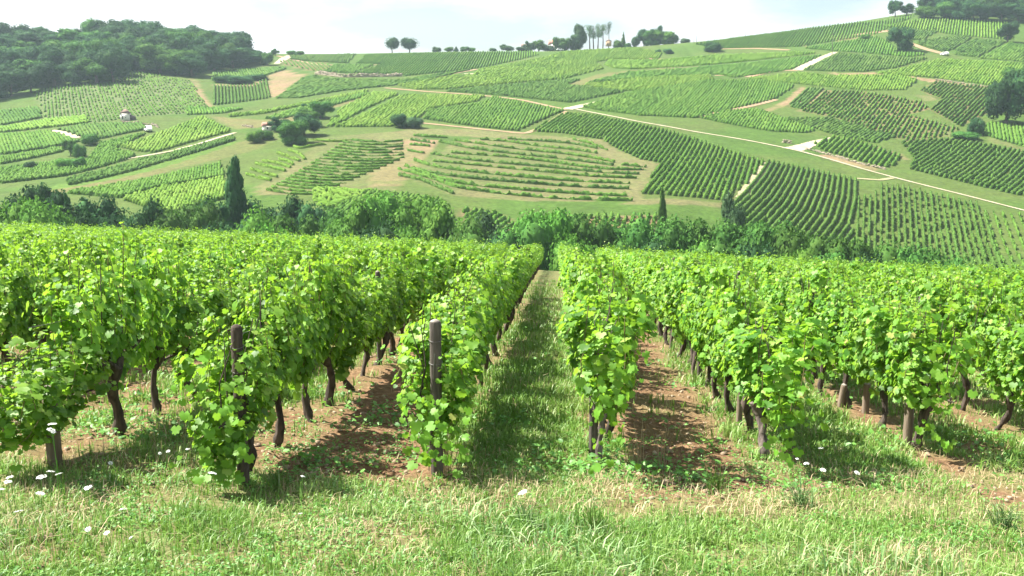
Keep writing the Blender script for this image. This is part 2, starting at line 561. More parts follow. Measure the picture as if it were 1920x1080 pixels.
l.new(n1.outputs['Fac'], bp.inputs['Height']); l.new(bp.outputs[0], b.inputs['Normal'])
l.new(mx.outputs['Color'], b.inputs['Base Color']); l.new(b.outputs[0], out.inputs['Surface'])
tag(link('vineyard_ground', me, m), 'brown earth and grass aisles of the near vineyard slope', kind='structure')

# ------------------------------------------------------------------ the hillside: plots traced on the photograph, laid on the land
PLOTS = []   # (name, polygon, direction in the photograph (two points), spacing, colour, gap share, ground, height)


def plot(poly, d, sp=1.7, col='M', gap=0.02, ground='grass', h=1.25, w=.95, label=None):
    PLOTS.append(dict(poly=poly, d=d, sp=sp, col=col, gap=gap, ground=ground, h=h, w=w, label=label))


# left side
plot([(60, 173), (110, 161), (215, 156), (218, 139), (245, 133), (290, 139), (325, 147), (360, 152), (396, 205), (345, 213), (290, 216), (175, 232), (85, 221), (75, 195)],
     ((150, 165), (163, 215)), 2.1, 'M', .38, 'pale', .9, .55, 'pale sloping vine plot with thin rows below the dark wood, above the little cabin')
plot([(580, 142), (620, 149), (750, 151), (850, 136), (893, 129), (790, 153), (735, 161), (640, 171), (560, 184), (516, 185)], ((700, 155), (640, 168)), 1.8, 'D', .01, 'grass', 1.2, 1.0,
     'dark green wedge-shaped vine plot under the long pale stone wall')
plot([(545, 105), (668, 102), (652, 119), (545, 112)], ((600, 104), (590, 117)), 1.9, 'D', .02, label='flat dark vine plot on the skyline beside the white track')
plot([(522, 115), (543, 113), (622, 122), (606, 135), (590, 133), (540, 122)], ((560, 114), (575, 128)), 3.2, 'D', .02, 'soil', 1.1, .9, 'small striped vine plot below the skyline near the white track')
plot([(626, 122), (700, 122), (662, 138), (607, 135)], ((660, 122), (640, 137)), 2.0, 'M', .01, label='small mid-green vine plot above the left end of the stone wall')
plot([(688, 103), (700, 103), (900, 98), (1000, 97), (1012, 103), (898, 128), (850, 134), (760, 143), (752, 140), (664, 138), (715, 121), (668, 119)],
     ((850, 100), (820, 135)), 2.2, 'M', .01, label='broad green vine plot on the skyline below the two round trees')
plot([(898, 131), (1030, 106), (1060, 97), (1180, 90), (1242, 101), (1235, 111), (1155, 111), (1115, 117), (1132, 129), (1060, 148), (950, 157), (835, 168), (780, 168), (742, 160), (862, 141), (888, 141)],
     ((1050, 105), (960, 150)), 2.0, 'B', .01, label='bright green vine plot spreading below the village trees')
plot([(832, 172), (950, 160), (1060, 151), (1088, 150), (1062, 160), (1172, 172), (1070, 193), (990, 185), (900, 176)], ((1080, 155), (1030, 188)), 1.8, 'D', .01,
     label='dark green vine plot just above the chalky road bend')
plot([(612, 238), (640, 205), (700, 174), (750, 176), (690, 203), (622, 238)], ((700, 178), (650, 225)), 1.6, 'B', .02, label='narrow bright vine strip right of the hillside bushes')
plot([(628, 239), (756, 179), (908, 181), (898, 190), (800, 206), (788, 220), (735, 238)], ((800, 182), (740, 232)), 1.7, 'B', .02, label='bright vine plot around the dark twin bush')
plot([(800, 208), (905, 193), (925, 183), (1058, 208), (1038, 216), (970, 246), (885, 237), (796, 224)], ((960, 192), (930, 238)), 1.7, 'M', .02,
     label='green vine plot bounded by two pale tracks in the middle of the hill')
plot([(400, 136), (430, 131), (533, 126), (538, 130), (500, 141), (470, 156), (405, 155), (396, 149)], ((440, 133), (450, 152)), 1.9, 'D', .05, label='dark overgrown vine plot between the wood and the brown field')
plot([(0, 208), (72, 201), (80, 221), (0, 236)], ((30, 206), (45, 226)), 1.8, 'D', .04, label='dark vine plot at the left edge, above a bright strip')
plot([(0, 240), (85, 226), (160, 218), (168, 231), (0, 249)], ((60, 230), (75, 244)), 1.6, 'B', .01, label='bright green vine strip at the left edge')
plot([(0, 253), (92, 247), (150, 266), (112, 274), (0, 291)], ((40, 252), (55, 282)), 1.6, 'M', .01, label='mid-green vine plot at the left edge beside a short pale track')
plot([(108, 243), (172, 234), (268, 233), (275, 243), (190, 261), (150, 257)], ((190, 236), (205, 256)), 1.7, 'D', .03, label='dark vine plot directly below the little cabin')
plot([(188, 270), (280, 249), (215, 280), (258, 292), (222, 300), (165, 300)], ((240, 258), (200, 292)), 1.7, 'M', .06, label='ragged vine plot left of the pale diagonal track')
plot([(222, 275), (250, 268), (312, 247), (380, 219), (436, 247), (290, 287), (252, 283)], ((360, 228), (330, 275)), 1.6, 'B', .03, label='bright lobe-shaped vine plot above the pale diagonal track')
plot([(0, 297), (112, 278), (118, 285), (0, 309)], ((50, 288), (55, 300)), 1.5, 'M', .03, label='thin green vine strip at the left edge')
plot([(0, 345), (0, 318), (100, 306), (160, 303), (222, 288), (256, 293), (120, 331)], ((100, 310), (80, 330)), 1.6, 'M', .02, label='long green vine plot at the left edge above a grass meadow')
plot([(125, 338), (260, 301), (300, 294), (438, 257), (440, 264), (300, 306), (130, 348)], ((300, 296), (290, 304)), 1.6, 'D', .05, label='long thin dark vine strip above the grass meadow')
plot([(122, 363), (350, 322), (414, 308), (420, 331), (300, 352), (225, 372)], ((300, 335), (290, 355)), 1.5, 'M', .02, label='green vine plot below the grass meadow')
plot([(228, 375), (300, 355), (420, 335), (425, 372), (318, 402)], ((340, 350), (320, 390)), 1.5, 'B', .02, label='bright vine plot just left of the tall poplar')
plot([(355, 201), (400, 203), (460, 204), (420, 213), (350, 216)], ((390, 202), (395, 213)), 1.7, 'M', .03, label='small vine strip right of the pale plot')
plot([(425, 216), (500, 208), (640, 180), (690, 169), (690, 173), (655, 182), (560, 200), (500, 213), (432, 220)], ((560, 190), (545, 202)), 1.6, 'B', .04, label='upper of two slim vine strips between tan grass bands')
plot([(492, 223), (600, 193), (690, 175), (692, 179), (610, 203), (522, 225)], ((600, 193), (590, 206)), 1.6, 'M', .06, label='lower of two slim vine strips between tan grass bands')
# right side
plot([(1313, 222), (1360, 208), (1420, 206), (1530, 245), (1510, 250), (1440, 246), (1370, 234)], ((1400, 210), (1380, 235)), 1.6, 'M', .01, label='smooth green vine plot above the long pale road')
plot([(1092, 201), (1178, 174), (1320, 152), (1420, 150), (1492, 160), (1455, 185), (1370, 205), (1302, 222), (1200, 217), (1122, 207)], ((1300, 158), (1240, 212)), 1.7, 'M', .02,
     label='large green vine plot right of the chalky road bend')
plot([(1093, 159), (1200, 147), (1330, 141), (1338, 149), (1205, 170), (1162, 171), (1110, 162)], ((1220, 148), (1190, 168)), 1.8, 'B', .01, label='bright lens-shaped vine plot in mid hill')
plot([(1132, 122), (1142, 113), (1240, 113), (1340, 104), (1500, 98), (1540, 99), (1300, 124), (1180, 130), (1150, 128)], ((1340, 106), (1310, 124)), 2.0, 'B', .01, label='bright vine plot below the lone roadside bush')
plot([(1330, 126), (1545, 103), (1482, 131), (1375, 146), (1345, 140), (1230, 144), (1100, 156), (1180, 136)], ((1450, 112), (1420, 140)), 1.9, 'M', .01, label='green vine plot left of the white curving road')
plot([(1300, 83), (1400, 69), (1500, 54), (1650, 39), (1718, 29), (1642, 64), (1500, 88), (1342, 92)], ((1500, 58), (1480, 84)), 2.4, 'M', .01, label='green vine plot along the right skyline')
plot([(1505, 91), (1642, 69), (1662, 76), (1678, 92), (1742, 103), (1700, 107), (1562, 96)], ((1600, 78), (1590, 95)), 2.1, 'M', .01, label='vine plot left of the big lone hillside tree')
plot([(1505, 132), (1572, 101), (1700, 110), (1745, 108), (1678, 128), (1620, 135), (1545, 134)], ((1600, 106), (1580, 130)), 1.9, 'D', .01, label='vine plot inside the curve of the white road')
plot([(1640, 138), (1690, 130), (1760, 112), (1920, 120), (1920, 160), (1868, 162), (1760, 147)], ((1780, 116), (1750, 145)), 1.8, 'B', .01, label='bright vine plot below the parked white car')
plot([(1400, 148), (1500, 137), (1560, 143), (1680, 141), (1722, 150), (1698, 169), (1620, 170), (1500, 158)], ((1560, 146), (1545, 164)), 1.7, 'B', .01, label='bright vine band under the tan bank')
plot([(1652, 50), (1742, 34), (1890, 42), (1900, 76), (1800, 67), (1712, 54)], ((1780, 38), (1775, 64)), 2.3, 'B', .01, label='bright vine plot under the wood at upper right')
plot([(1702, 55), (1757, 60), (1732, 74), (1704, 76)], ((1730, 58), (1715, 74)), 1.9, 'D', .02, label='small dark vine block right of the big lone tree')
plot([(1722, 77), (1800, 67), (1822, 71), (1790, 92), (1770, 98), (1722, 84)], ((1790, 70), (1760, 92)), 1.9, 'D', .02, label='dark vine block above the parked white car')
plot([(1793, 93), (1828, 73), (1886, 80), (1832, 108), (1790, 103)], ((1850, 78), (1815, 102)), 1.9, 'D', .02, label='slanting dark vine block right of the parked white car')
plot([(1838, 110), (1892, 81), (1920, 84), (1920, 116)], ((1900, 84), (1870, 110)), 1.9, 'M', .02, label='slanting vine block at the upper right edge')
plot([(1478, 200), (1513, 166), (1545, 166), (1500, 205)], ((1490, 195), (1520, 168)), 2.0, 'D', .04, 'soil', label='small dark ribbed vine plot beside a bare earth strip')
plot([(1500, 208), (1552, 169), (1620, 172), (1730, 191), (1742, 205), (1700, 215), (1800, 242), (1760, 258), (1700, 265), (1570, 222)], ((1540, 212), (1575, 180)), 2.3, 'M', .16, 'soil', 1.2, .8,
     'wide ribbed vine plot with tan gaps on the right slope')
plot([(1726, 170), (1752, 153), (1860, 165), (1862, 205), (1800, 238), (1745, 205), (1765, 185)], ((1760, 200), (1800, 165)), 2.2, 'D', .05, 'soil', 1.2, .9, 'ribbed dark vine plot left of the big tree mass')
plot([(1465, 222), (1560, 223), (1680, 257), (1640, 269), (1580, 257), (1540, 246)], ((1560, 245), (1590, 228)), 1.9, 'D', .02, label='dark closed vine plot above the pale road fork')
plot([(1836, 240), (1860, 231), (1922, 238), (1922, 276), (1845, 254)], ((1890, 236), (1895, 262)), 1.7, 'M', .01, label='smooth vine plot under the big tree mass at the right edge')
plot([(622, 395), (690, 359), (720, 362), (830, 377), (860, 425), (620, 430)], ((700, 400), (740, 372)), 1.9, 'M', .05, label='vine plot half hidden behind the bright valley trees')
plot([(862, 390), (940, 402), (990, 442), (880, 432)], ((880, 425), (915, 400)), 2.2, 'M', .15, 'soil', label='ribbed vine patch behind the middle valley trees')
plot([(1060, 408), (1232, 404), (1242, 442), (1060, 432)], ((1150, 435), (1160, 408)), 2.2, 'M', .25, 'soil', label='ribbed vine patch left of the slim young poplar')
plot([(582, 355), (650, 357), (705, 362), (612, 398), (590, 380)], ((600, 360), (640, 366)), 2.4, 'B', .12, 'grass', label='bright terraced vine patch behind the valley trees')

BARE = [  # (polygon, cover)
    ([(508, 146), (530, 133), (578, 141), (512, 184), (500, 165)], 'earth'),
    ([(400, 157), (470, 158), (500, 143), (535, 131), (545, 133), (500, 152), (472, 163), (400, 161)], 'earth'),
    ([(355, 147), (364, 149), (401, 200), (394, 207)], 'earth'),
    ([(95, 356), (260, 322), (445, 268), (520, 250), (522, 262), (470, 284), (350, 312), (100, 364)], 'tan'),
    ([(95, 348), (260, 312), (445, 262), (440, 270), (260, 326), (98, 357)], 'meadow'),
    ([(395, 217), (500, 225), (560, 212), (690, 176), (692, 182), (560, 226), (480, 240), (440, 243)], 'tan'),
    ([(745, 330), (860, 262), (960, 258), (1100, 262), (1230, 305), (1200, 372), (1100, 378), (850, 368)], 'tanearth'),
    ([(480, 352), (600, 258), (760, 245), (800, 262), (745, 330), (740, 358), (620, 366), (480, 366)], 'tanearth'),
    ([(700, 300), (760, 262), (830, 262), (770, 320), (745, 350), (690, 350)], 'earth'),
    ([(1412, 212), (1470, 190), (1500, 163), (1512, 164), (1480, 195), (1425, 216)], 'earth'),
    ([(1495, 208), (1530, 180), (1545, 170), (1552, 172), (1505, 210)], 'earth'),
    ([(1555, 137), (1665, 137), (1668, 142), (1575, 142)], 'earth'),
    ([(1705, 143), (1760, 150), (1860, 163), (1860, 167), (1750, 155), (1710, 147)], 'earth'),
    ([(1330, 128), (1200, 134), (1100, 160), (1060, 160), (1120, 140), (1180, 132), (1300, 125)], 'tan'),
    ([(1715, 178), (1750, 180), (1760, 186), (1740, 190)], 'tanearth'),
    ([(1855, 255), (1920, 278), (1920, 288), (1850, 262)], 'tanearth'),
    ([(1765, 248), (1800, 243), (1790, 256), (1768, 262)], 'tanearth'),
    ([(1620, 57), (1690, 45), (1600, 66), (1500, 88), (1660, 66)], 'tan'),
    ([(760, 240), (885, 242), (985, 252), (1130, 262), (1150, 276), (1200, 300), (1238, 306), (1195, 372), (1365, 380), (1440, 305), (1450, 312), (1390, 390), (1170, 384), (1225, 308), (1130, 275), (985, 262), (760, 250)], 'tanearth'),
    ([(1545, 288), (1650, 316), (1640, 322), (1530, 292)], 'earth'),
    ([(1640, 275), (1700, 293), (1706, 300), (1690, 298)], 'earth'),
]


def to_world(poly):
    return np.array([hill(px, py)[:2] for px, py in poly])


def in_poly(x, y, P):
    inside = np.zeros(x.shape, bool)
    n_ = len(P)
    for i in range(n_):
        x0, y0 = P[i]; x1, y1 = P[(i + 1) % n_]
        if abs(y1 - y0) < 1e-9:
            continue
        c = ((y0 > y) != (y1 > y)) & (x < (x1 - x0) * (y - y0) / (y1 - y0) + x0)
        inside ^= c
    return inside


for p in PLOTS:
    p['w2'] = to_world(p['poly'])


# terrain sheet
def spaced(a, b, s_fine, c0, c1):
    out_ = [a]
    while out_[-1] < b:
        v = out_[-1]
        d = max(0, c0 - v, v - c1)
        out_.append(v + s_fine + d * .12)
    return np.array(out_)


tx = spaced(-1350, 1350, 1.7, -230, 310)
ty = spaced(58, 1450, 1.5, 150, 420)
X, Y = np.meshgrid(tx, ty)
Z = TZ(X, Y)
cover = np.zeros(X.shape + (3,))
g1 = fbm(X * .03, Y * .03, 31, 4)[..., None]; g2 = fbm(X * .25, Y * .25, 33, 3)[..., None]
g3 = fbm(X * .011, Y * .011, 35, 2)[..., None]
grass_c = np.array([.048, .094, .016]); tan_c = np.array([.088, .098, .032])
cover[:] = grass_c * (1 - smooth((g1 - .38) * 4)) + (grass_c * .5 + tan_c * .5) * smooth((g1 - .38) * 4)
COVER = {'earth': (.185, .135, .078), 'tan': (.110, .108, .042), 'tanearth': (.112, .112, .048), 'meadow': (.070, .130, .022), 'pale': (.088, .118, .046), 'soil': (.130, .102, .050)}
for p in PLOTS:
    if p['ground'] != 'grass':
        k = in_poly(X, Y, p['w2'])
        cover[k] = COVER[p['ground']]
    else:
        k = in_poly(X, Y, p['w2'])
        cover[k] = np.array([.048, .094, .016])
for poly, c in BARE:
    k = in_poly(X, Y, to_world(poly))
    cover[k] = COVER[c]
cover = cover * (0.74 + .5 * g2) * (1 + .25 * (fbm(X * .8, Y * .8, 37, 2)[..., None] - .5))
mixg = smooth((g1 - .5) * 5) * .35 + .30 * smooth((g2 - .5) * 6)
cover = cover * (1 - mixg) + grass_c * mixg
nx, ny = len(tx), len(ty)
idx = np.arange(nx * ny).reshape(ny, nx)
quads = np.stack([idx[:-1, :-1], idx[:-1, 1:], idx[1:, 1:], idx[1:, :-1]], -1).reshape(-1, 4)
me = npmesh('hillside_terrain', np.stack([X, Y, Z], -1).reshape(-1, 3), [quads], True)
at = me.color_attributes.new('cover', 'FLOAT_COLOR', 'POINT')
at.data.foreach_set('color', np.concatenate([cover, np.ones(X.shape + (1,))], -1).astype(np.float32).ravel())
m, n, l = mat('hillside_cover')
out = n.new('ShaderNodeOutputMaterial'); b = n.new('ShaderNodeBsdfPrincipled'); b.inputs['Roughness'].default_value = .95
b.inputs['Specular IOR Level'].default_value = .1
att = n.new('ShaderNodeAttribute'); att.attribute_name = 'cover'
tc = n.new('ShaderNodeTexCoord')
n1 = n.new('ShaderNodeTexNoise'); n1.inputs['Scale'].default_value = .9; n1.inputs['Detail'].default_value = 6; n1.inputs['Roughness'].default_value = .7
l.new(tc.outputs['Object'], n1.inputs['Vector'])
r1 = ramp(n, [(.3, (.62, .62, .62)), (.7, (1.4, 1.35, 1.3))])
mu = n.new('ShaderNodeMixRGB'); mu.blend_type = 'MULTIPLY'; mu.inputs[0].default_value = 1
l.new(n1.outputs['Fac'], r1.inputs['Fac']); l.new(att.outputs['Color'], mu.inputs[1]); l.new(r1.outputs['Color'], mu.inputs[2])
bp = n.new('ShaderNodeBump'); bp.inputs['Strength'].default_value = .6; bp.inputs['Distance'].default_value = .3
l.new(n1.outputs['Fac'], bp.inputs['Height']); l.new(bp.outputs[0], b.inputs['Normal'])
l.new(mu.outputs['Color'], b.inputs['Base Color']); l.new(b.outputs[0], out.inputs['Surface'])
tag(link('hillside_terrain', me, m), 'opposite hillside with grass banks and bare earth between the vine plots', kind='structure')

# the slope behind the camera and under the near sheet
X, Y = np.meshgrid(np.linspace(-400, 400, 41), np.linspace(-300, 2.6, 31))
Z = plane_z(X, np.maximum(Y, -60)) - .02
idx = np.arange(X.size).reshape(X.shape)
quads = np.stack([idx[:-1, :-1], idx[:-1, 1:], idx[1:, 1:], idx[1:, :-1]], -1).reshape(-1, 4)
tag(link('upper_slope_ground', npmesh('upper_slope_ground', np.stack([X, Y, Z], -1).reshape(-1, 3), [quads], True), M['track']), kind='structure')
for sgn, nm in ((-1, 'left'), (1, 'right')):
    a, c = (-400, -49.9) if sgn < 0 else (45.9, 400)
    X, Y = np.meshgrid(np.linspace(a, c, 60), np.linspace(2.5, 60, 40))
    Z = TZ(X, Y) + .02
    idx = np.arange(X.size).reshape(X.shape)
    quads = np.stack([idx[:-1, :-1], idx[:-1, 1:], idx[1:, 1:], idx[1:, :-1]], -1).reshape(-1, 4)
    tag(link('side_slope_ground', npmesh('side_slope_ground', np.stack([X, Y, Z], -1).reshape(-1, 3), [quads], True), M['track']), kind='structure')


# ---- hedge-like vine rows
PROF_X = np.array([-.5, -.48, -.22, .22, .5, .46])
PROF_Z = np.array([.12, .62, 1.0, .98, .60, .12])


def row_strip(G, P, h, w, gap, step, rng, tufts=0, tsize=1.0, joined=False, rag=1.0):
    """P: world xy polyline; adds a lumpy row of vines with gaps where plants are missing"""
    P = np.asarray(P, float)
    seg = np.linalg.norm(np.diff(P, axis=0), axis=1)
    L = seg.sum()
    if L < step:
        return
    n_ = max(2, int(L / step) + 1)
    s_ = np.linspace(0, L, n_)
    cum = np.concatenate([[0], np.cumsum(seg)])
    x = np.interp(s_, cum, P[:, 0]); y = np.interp(s_, cum, P[:, 1])
    dx = np.gradient(x); dy = np.gradient(y); q = np.hypot(dx, dy) + 1e-9
    nxv, nyv = -dy / q, dx / q
    k = len(PROF_X)
    hh = h * (.94 + .72 * rag * (rng.random(n_) - .5)); ww = w * (.97 + .75 * rag * (rng.random(n_) - .5))
    if joined:                                    # missing plants leave only low growth in the row
        miss = np.repeat(rng.random(n_ // 3 + 1) < gap, 3)[:n_]
        hh = np.where(miss, hh * .22, hh); ww = np.where(miss, ww * .4, ww)
        gap = -1
    off = (rng.random((n_, k)) - .5) * w * .4
    zz = (rng.random((n_, k)) - .5) * h * .24
    lat = PROF_X[None, :] * ww[:, None] + off
    vx = x[:, None] + nxv[:, None] * lat + (rng.random((n_, k)) - .5) * step * .5 * (dx / q)[:, None]
    vy = y[:, None] + nyv[:, None] * lat
    vz = TZ(vx, vy) + PROF_Z[None, :] * hh[:, None] + zz * (PROF_Z > .3)
    V = np.stack([vx, vy, vz], -1)
    keep = rng.random(n_ - 1) > gap
    idx_ = np.arange(n_ * k).reshape(n_, k)
    a = idx_[:-1][keep]; b_ = idx_[1:][keep]
    f = np.stack([a[:, :-1], a[:, 1:], b_[:, 1:], b_[:, :-1]], -1).reshape(-1, 4)
    ends = []
    kk = np.concatenate([[False], keep, [False]])
    st = np.nonzero(kk[1:] & ~kk[:-1])[0]; en = np.nonzero(kk[:-1] & ~kk[1:])[0]
    ends = np.concatenate([idx_[np.clip(st, 0, n_ - 1)][:, ::-1], idx_[np.clip(en, 0, n_ - 1)]])
    if len(f):
        G.add(V.reshape(-1, 3), f, ends)
    if tufts and keep.any():
        nt = int(tufts * keep.sum())
        i = rng.choice(np.nonzero(keep)[0], nt)
        t = rng.random(nt)
        j = rng.integers(1, k - 1, nt)
        p0 = V[i, j] * (1 - t)[:, None] + V[i + 1, j] * t[:, None]
        N = np.stack([rng.normal(size=nt) * .7, rng.normal(size=nt) * .7, .6 + rng.random(nt)], -1)
        T = rng.normal(size=(nt, 3))
        v, f2 = place_pieces(LEAF['low'][0], LEAF['low'][1], p0 + rng.normal(size=(nt, 3)) * .05, N, T, (.42 + .3 * rng.random(nt)) * tsize)
        G.add(v, f2)


def scan_rows(P2, d, sp, rng):
    """parallel lines of direction d across polygon P2, spacing sp -> list of (a, b)"""
    d = d / np.linalg.norm(d); nrm = np.array([-d[1], d[0]])
    u = P2 @ nrm; t = P2 @ d
    res = []
    c = u.min() + sp * .5
    while c < u.max():
        ts = []
        for i in range(len(P2)):
            u0, u1 = u[i], u[(i + 1) % len(P2)]
            if (u0 > c) != (u1 > c):
                k = (c - u0) / (u1 - u0)
                ts.append(t[i] + k * (t[(i + 1) % len(P2)] - t[i]))
        ts.sort()
        cc = c + (rng.random() - .5) * sp * .12
        for a, b_ in zip(ts[::2], ts[1::2]):
            if b_ - a > 1.5:
                res.append((nrm * cc + d * (a + rng.random() * .6), nrm * cc + d * (b_ - rng.random() * .6)))
        c += sp
    return res


for p in PLOTS:
    rng = np.random.default_rng(len(p['poly']) * 7 + int(p['poly'][0][0]))
    G = Geo()
    a = hill(*p['d'][0])[:2]; b_ = hill(*p['d'][1])[:2]
    P2 = p['w2']
    dist = P2[:, 1].mean()
    step = 1.2 if dist < 330 else (1.6 if dist < 450 else 2.2)
    for s, e in scan_rows(P2, b_ - a, p['sp'] * (.62 if dist > 305 or p['ground'] != 'grass' else .46), rng):
        row_strip(G, [s, e], p['h'] * .66, p['w'] * ((1.0 if dist > 305 else .78) if p['sp'] < 2.15 else .7), p['gap'], step * (1 if dist > 305 else .75), rng, tufts=2.6 if dist < 450 else 1.6, tsize=.75 if dist > 305 else .85, rag=.8 if dist > 305 else 1.0)
    if G.n:
        p['obj'] = tag(link('vine_plot', G.mesh('vine_plot'), M['plot_' + p['col']]), p['label'], 'vine plot', kind='stuff')

# ---- rows that can be told apart: an object each
ORD = ['first', 'second', 'third', 'fourth', 'fifth', 'sixth', 'seventh', 'eighth', 'ninth', 'tenth', 'eleventh', 'twelfth', 'thirteenth', 'fourteenth', 'fifteenth',
       'sixteenth', 'seventeenth', 'eighteenth', 'nineteenth']
TENS = {2: 'twenty', 3: 'thirty', 4: 'forty', 5: 'fifty', 6: 'sixty', 7: 'seventy', 8: 'eighty', 9: 'ninety'}


def ordinal(i):       # 0-based
    k = i + 1
    if k < 20:
        return ORD[k - 1]
    t_, u_ = divmod(k, 10)
    return TENS[t_][:-1] + 'ieth' if u_ == 0 else TENS[t_] + '-' + ORD[u_ - 1]


def row_object(P, h, w, gap, m_, label, group, rng, step=.7, tufts=3):
    G = Geo()
    row_strip(G, P, h, w, gap, step, rng, tufts * 1.7, .8, True, 1.2 if step < .6 else .35)
    if G.n:
        tag(link('vine_row', G.mesh('vine_row'), m_), label, 'vine row', group)


def clip_line(P, poly):
    """pieces of a dense polyline inside a polygon"""
    P = np.asarray(P)
    k = in_poly(P[:, 0], P[:, 1], poly)
    out_ = []; cur = []
    for q, ins in zip(P, k):
        if ins:
            cur.append(q)
        else:
            if len(cur) > 2: out_.append(np.array(cur))
            cur = []
    if len(cur) > 2: out_.append(np.array(cur))
    return out_


def dense(P2, n_=80):
    P2 = np.asarray(P2, float)
    seg = np.linalg.norm(np.diff(P2, axis=0), axis=1); cum = np.concatenate([[0], np.cumsum(seg)])
    s_ = np.linspace(0, cum[-1], n_)
    x = np.interp(s_, cum, P2[:, 0]); y = np.interp(s_, cum, P2[:, 1])
    for _ in range(6):
        x[1:-1] = (x[:-2] + 2 * x[1:-1] + x[2:]) / 4; y[1:-1] = (y[:-2] + 2 * y[1:-1] + y[2:]) / 4
    return np.stack([x, y], -1)


def ruled(left, right, n_, poly, h, w, gap, col, where, group, u0=0.0, u1=1.0, seed=1):
    rng = np.random.default_rng(seed)
    Lw, Rw, Pw = dense(to_world(left)), dense(to_world(right)), to_world(poly)
    for i in range(n_):
        u = u0 + (u1 - u0) * i / (n_ - 1)
        pieces = clip_line(Lw * (1 - u) + Rw * u, Pw)
        if not pieces: continue
        G = Geo()
        for q in pieces:
            row_strip(G, q, h, w, gap, .7, rng, 4, .65, True, .35)
        if G.n:
            tag(link('vine_row', G.mesh('vine_row'), M['plot_' + col]), f'{ordinal(i)} row from the left in {where}', 'vine row', group)


ruled([(1442, 303), (1422, 335), (1400, 362), (1368, 392), (1330, 415)], [(1603, 338), (1602, 378), (1590, 425), (1556, 468), (1520, 500)], 24,
      [(1436, 298), (1606, 336), (1603, 385), (1600, 430), (1609, 468), (1550, 520), (1320, 450), (1372, 388), (1402, 350)],
      .95, .62, .02, 'D', 'the dark fanning plot of curved rows', 'curved rows of the fanning plot', 0, 1.36 * 17 / 17, 3)
ruled([(1612, 346), (1604, 510)], [(1842, 352), (1897, 520)], 24,
      [(1604, 382), (1612, 372), (1640, 368), (1650, 347), (1700, 352), (1840, 386), (1892, 520), (1602, 520)],
      .95, .45, .30, 'D', 'the grassy plot of broken rows', 'broken rows of the grassy plot', 0, 1, 5)
ruled([(1846, 392), (1890, 515)], [(1925, 400), (1985, 520)], 6, [(1838, 392), (1960, 410), (1990, 530), (1880, 520)],
      .8, .4, .62, 'M', 'the sparse young right edge plot', 'sparse young rows at the right edge', 0, 1, 6)
ruled([(402, 158), (402, 198)], [(498, 150), (506, 184)], 17, [(399, 161), (470, 161), (500, 150), (506, 183), (455, 199), (400, 197)],
      .95, .65, .02, 'D', 'the small trim plot beside the brown field', 'rows of the small trim plot', 0, 1, 7)


def scanned(poly, d, sp, h, w, gap, col, where, group, seed=1):
    rng = np.random.default_rng(seed)
    Pw = to_world(poly); a = hill(*d[0])[:2]; b_ = hill(*d[1])[:2]
    L = scan_rows(Pw, b_ - a, sp, rng)
    L.sort(key=lambda s: (s[0][0] + s[1][0]))
    for i, (s, e) in enumerate(L):
        row_object([s, e], h, w, gap, M['plot_' + col], f'{ordinal(i)} slanting row from the left in {where}', group, rng)
    return len(L)


nA = scanned([(992, 247), (1060, 213), (1108, 216), (1270, 251), (1434, 303), (1400, 345), (1360, 377), (1198, 364), (1240, 306), (1202, 300), (1148, 275), (1130, 262), (1050, 250)],
             ((1250, 350), (1290, 292)), 1.3, .85, .62, .06, 'M', 'the plot under the pale road', 'slanting rows under the pale road', 11)
nB = scanned([(1706, 318), (1712, 296), (1690, 268), (1745, 262), (1800, 262), (1920, 285), (1950, 295), (1950, 372), (1900, 365), (1780, 336)],
             ((1745, 322), (1800, 282)), 1.4, .95, .72, .06, 'D', 'the ribbed right edge plot', 'slanting rows at the right edge', 12)
nC = scanned([(1526, 271), (1560, 257), (1600, 263), (1690, 293), (1680, 311), (1655, 314), (1545, 284)],
             ((1565, 282), (1585, 262)), 1.5, 1.0, .75, .06, 'M', 'the small plot inside the pale road fork', 'rows inside the road fork', 13)

CONTOUR = [
    [(748, 330), (789, 338), (828, 355), (850, 364)],
    [(748, 318), (781, 327), (815, 337), (854, 353), (930, 363), (1023, 371), (1075, 374), (1130, 376), (1186, 377)],
    [(760, 312), (785, 322), (810, 332), (854, 344), (906, 350), (971, 356), (1075, 363), (1154, 368), (1176, 368)],
    [(784, 322), (828, 328), (880, 335), (963, 342), (1010, 346), (1075, 350), (1120, 353), (1180, 355)],
    [(778, 302), (815, 314), (867, 321), (932, 328), (1005, 335), (1088, 341), (1181, 345)],
    [(812, 303), (867, 308), (948, 316), (1035, 324), (1101, 331), (1194, 335)],
    [(808, 289), (867, 299), (932, 306), (1005, 312), (1088, 320), (1150, 326), (1198, 327)],
    [(846, 287), (896, 291), (958, 295), (1031, 304), (1090, 313), (1150, 319), (1212, 319)],
    [(1166, 310), (1190, 312), (1211, 314)],
    [(823, 266), (867, 276), (919, 284), (984, 291), (1040, 297), (1100, 304), (1150, 311)],
    [(846, 263), (898, 270), (962, 279), (1030, 286), (1070, 290), (1118, 298), (1152, 305)],
    [(900, 262), (953, 266), (1005, 274), (1075, 281), (1120, 288)],
    [(953, 261), (984, 263), (1030, 266), (1075, 270), (1120, 279)],
    [(1075, 262), (1109, 270), (1138, 282)],
    [(776, 255), (800, 257), (840, 259)], [(770, 263), (800, 267), (815, 270)], [(768, 272), (806, 275)], [(764, 283), (795, 288)],
]
rng = np.random.default_rng(41)
for i, c in enumerate(CONTOUR):
    px, py = c[len(c) // 2]
    where = 'upper' if py < 292 else ('middle' if py < 330 else 'lower')
    row_object(dense(to_world(c), 40), .72, .62, .10, M['plot_M' if i % 3 else 'plot_D'], f'{ordinal(i)} contour vine row on the {where} round terraced slope', 'contour rows on the round terraced slope', rng, step=.5, tufts=3)
k = 0
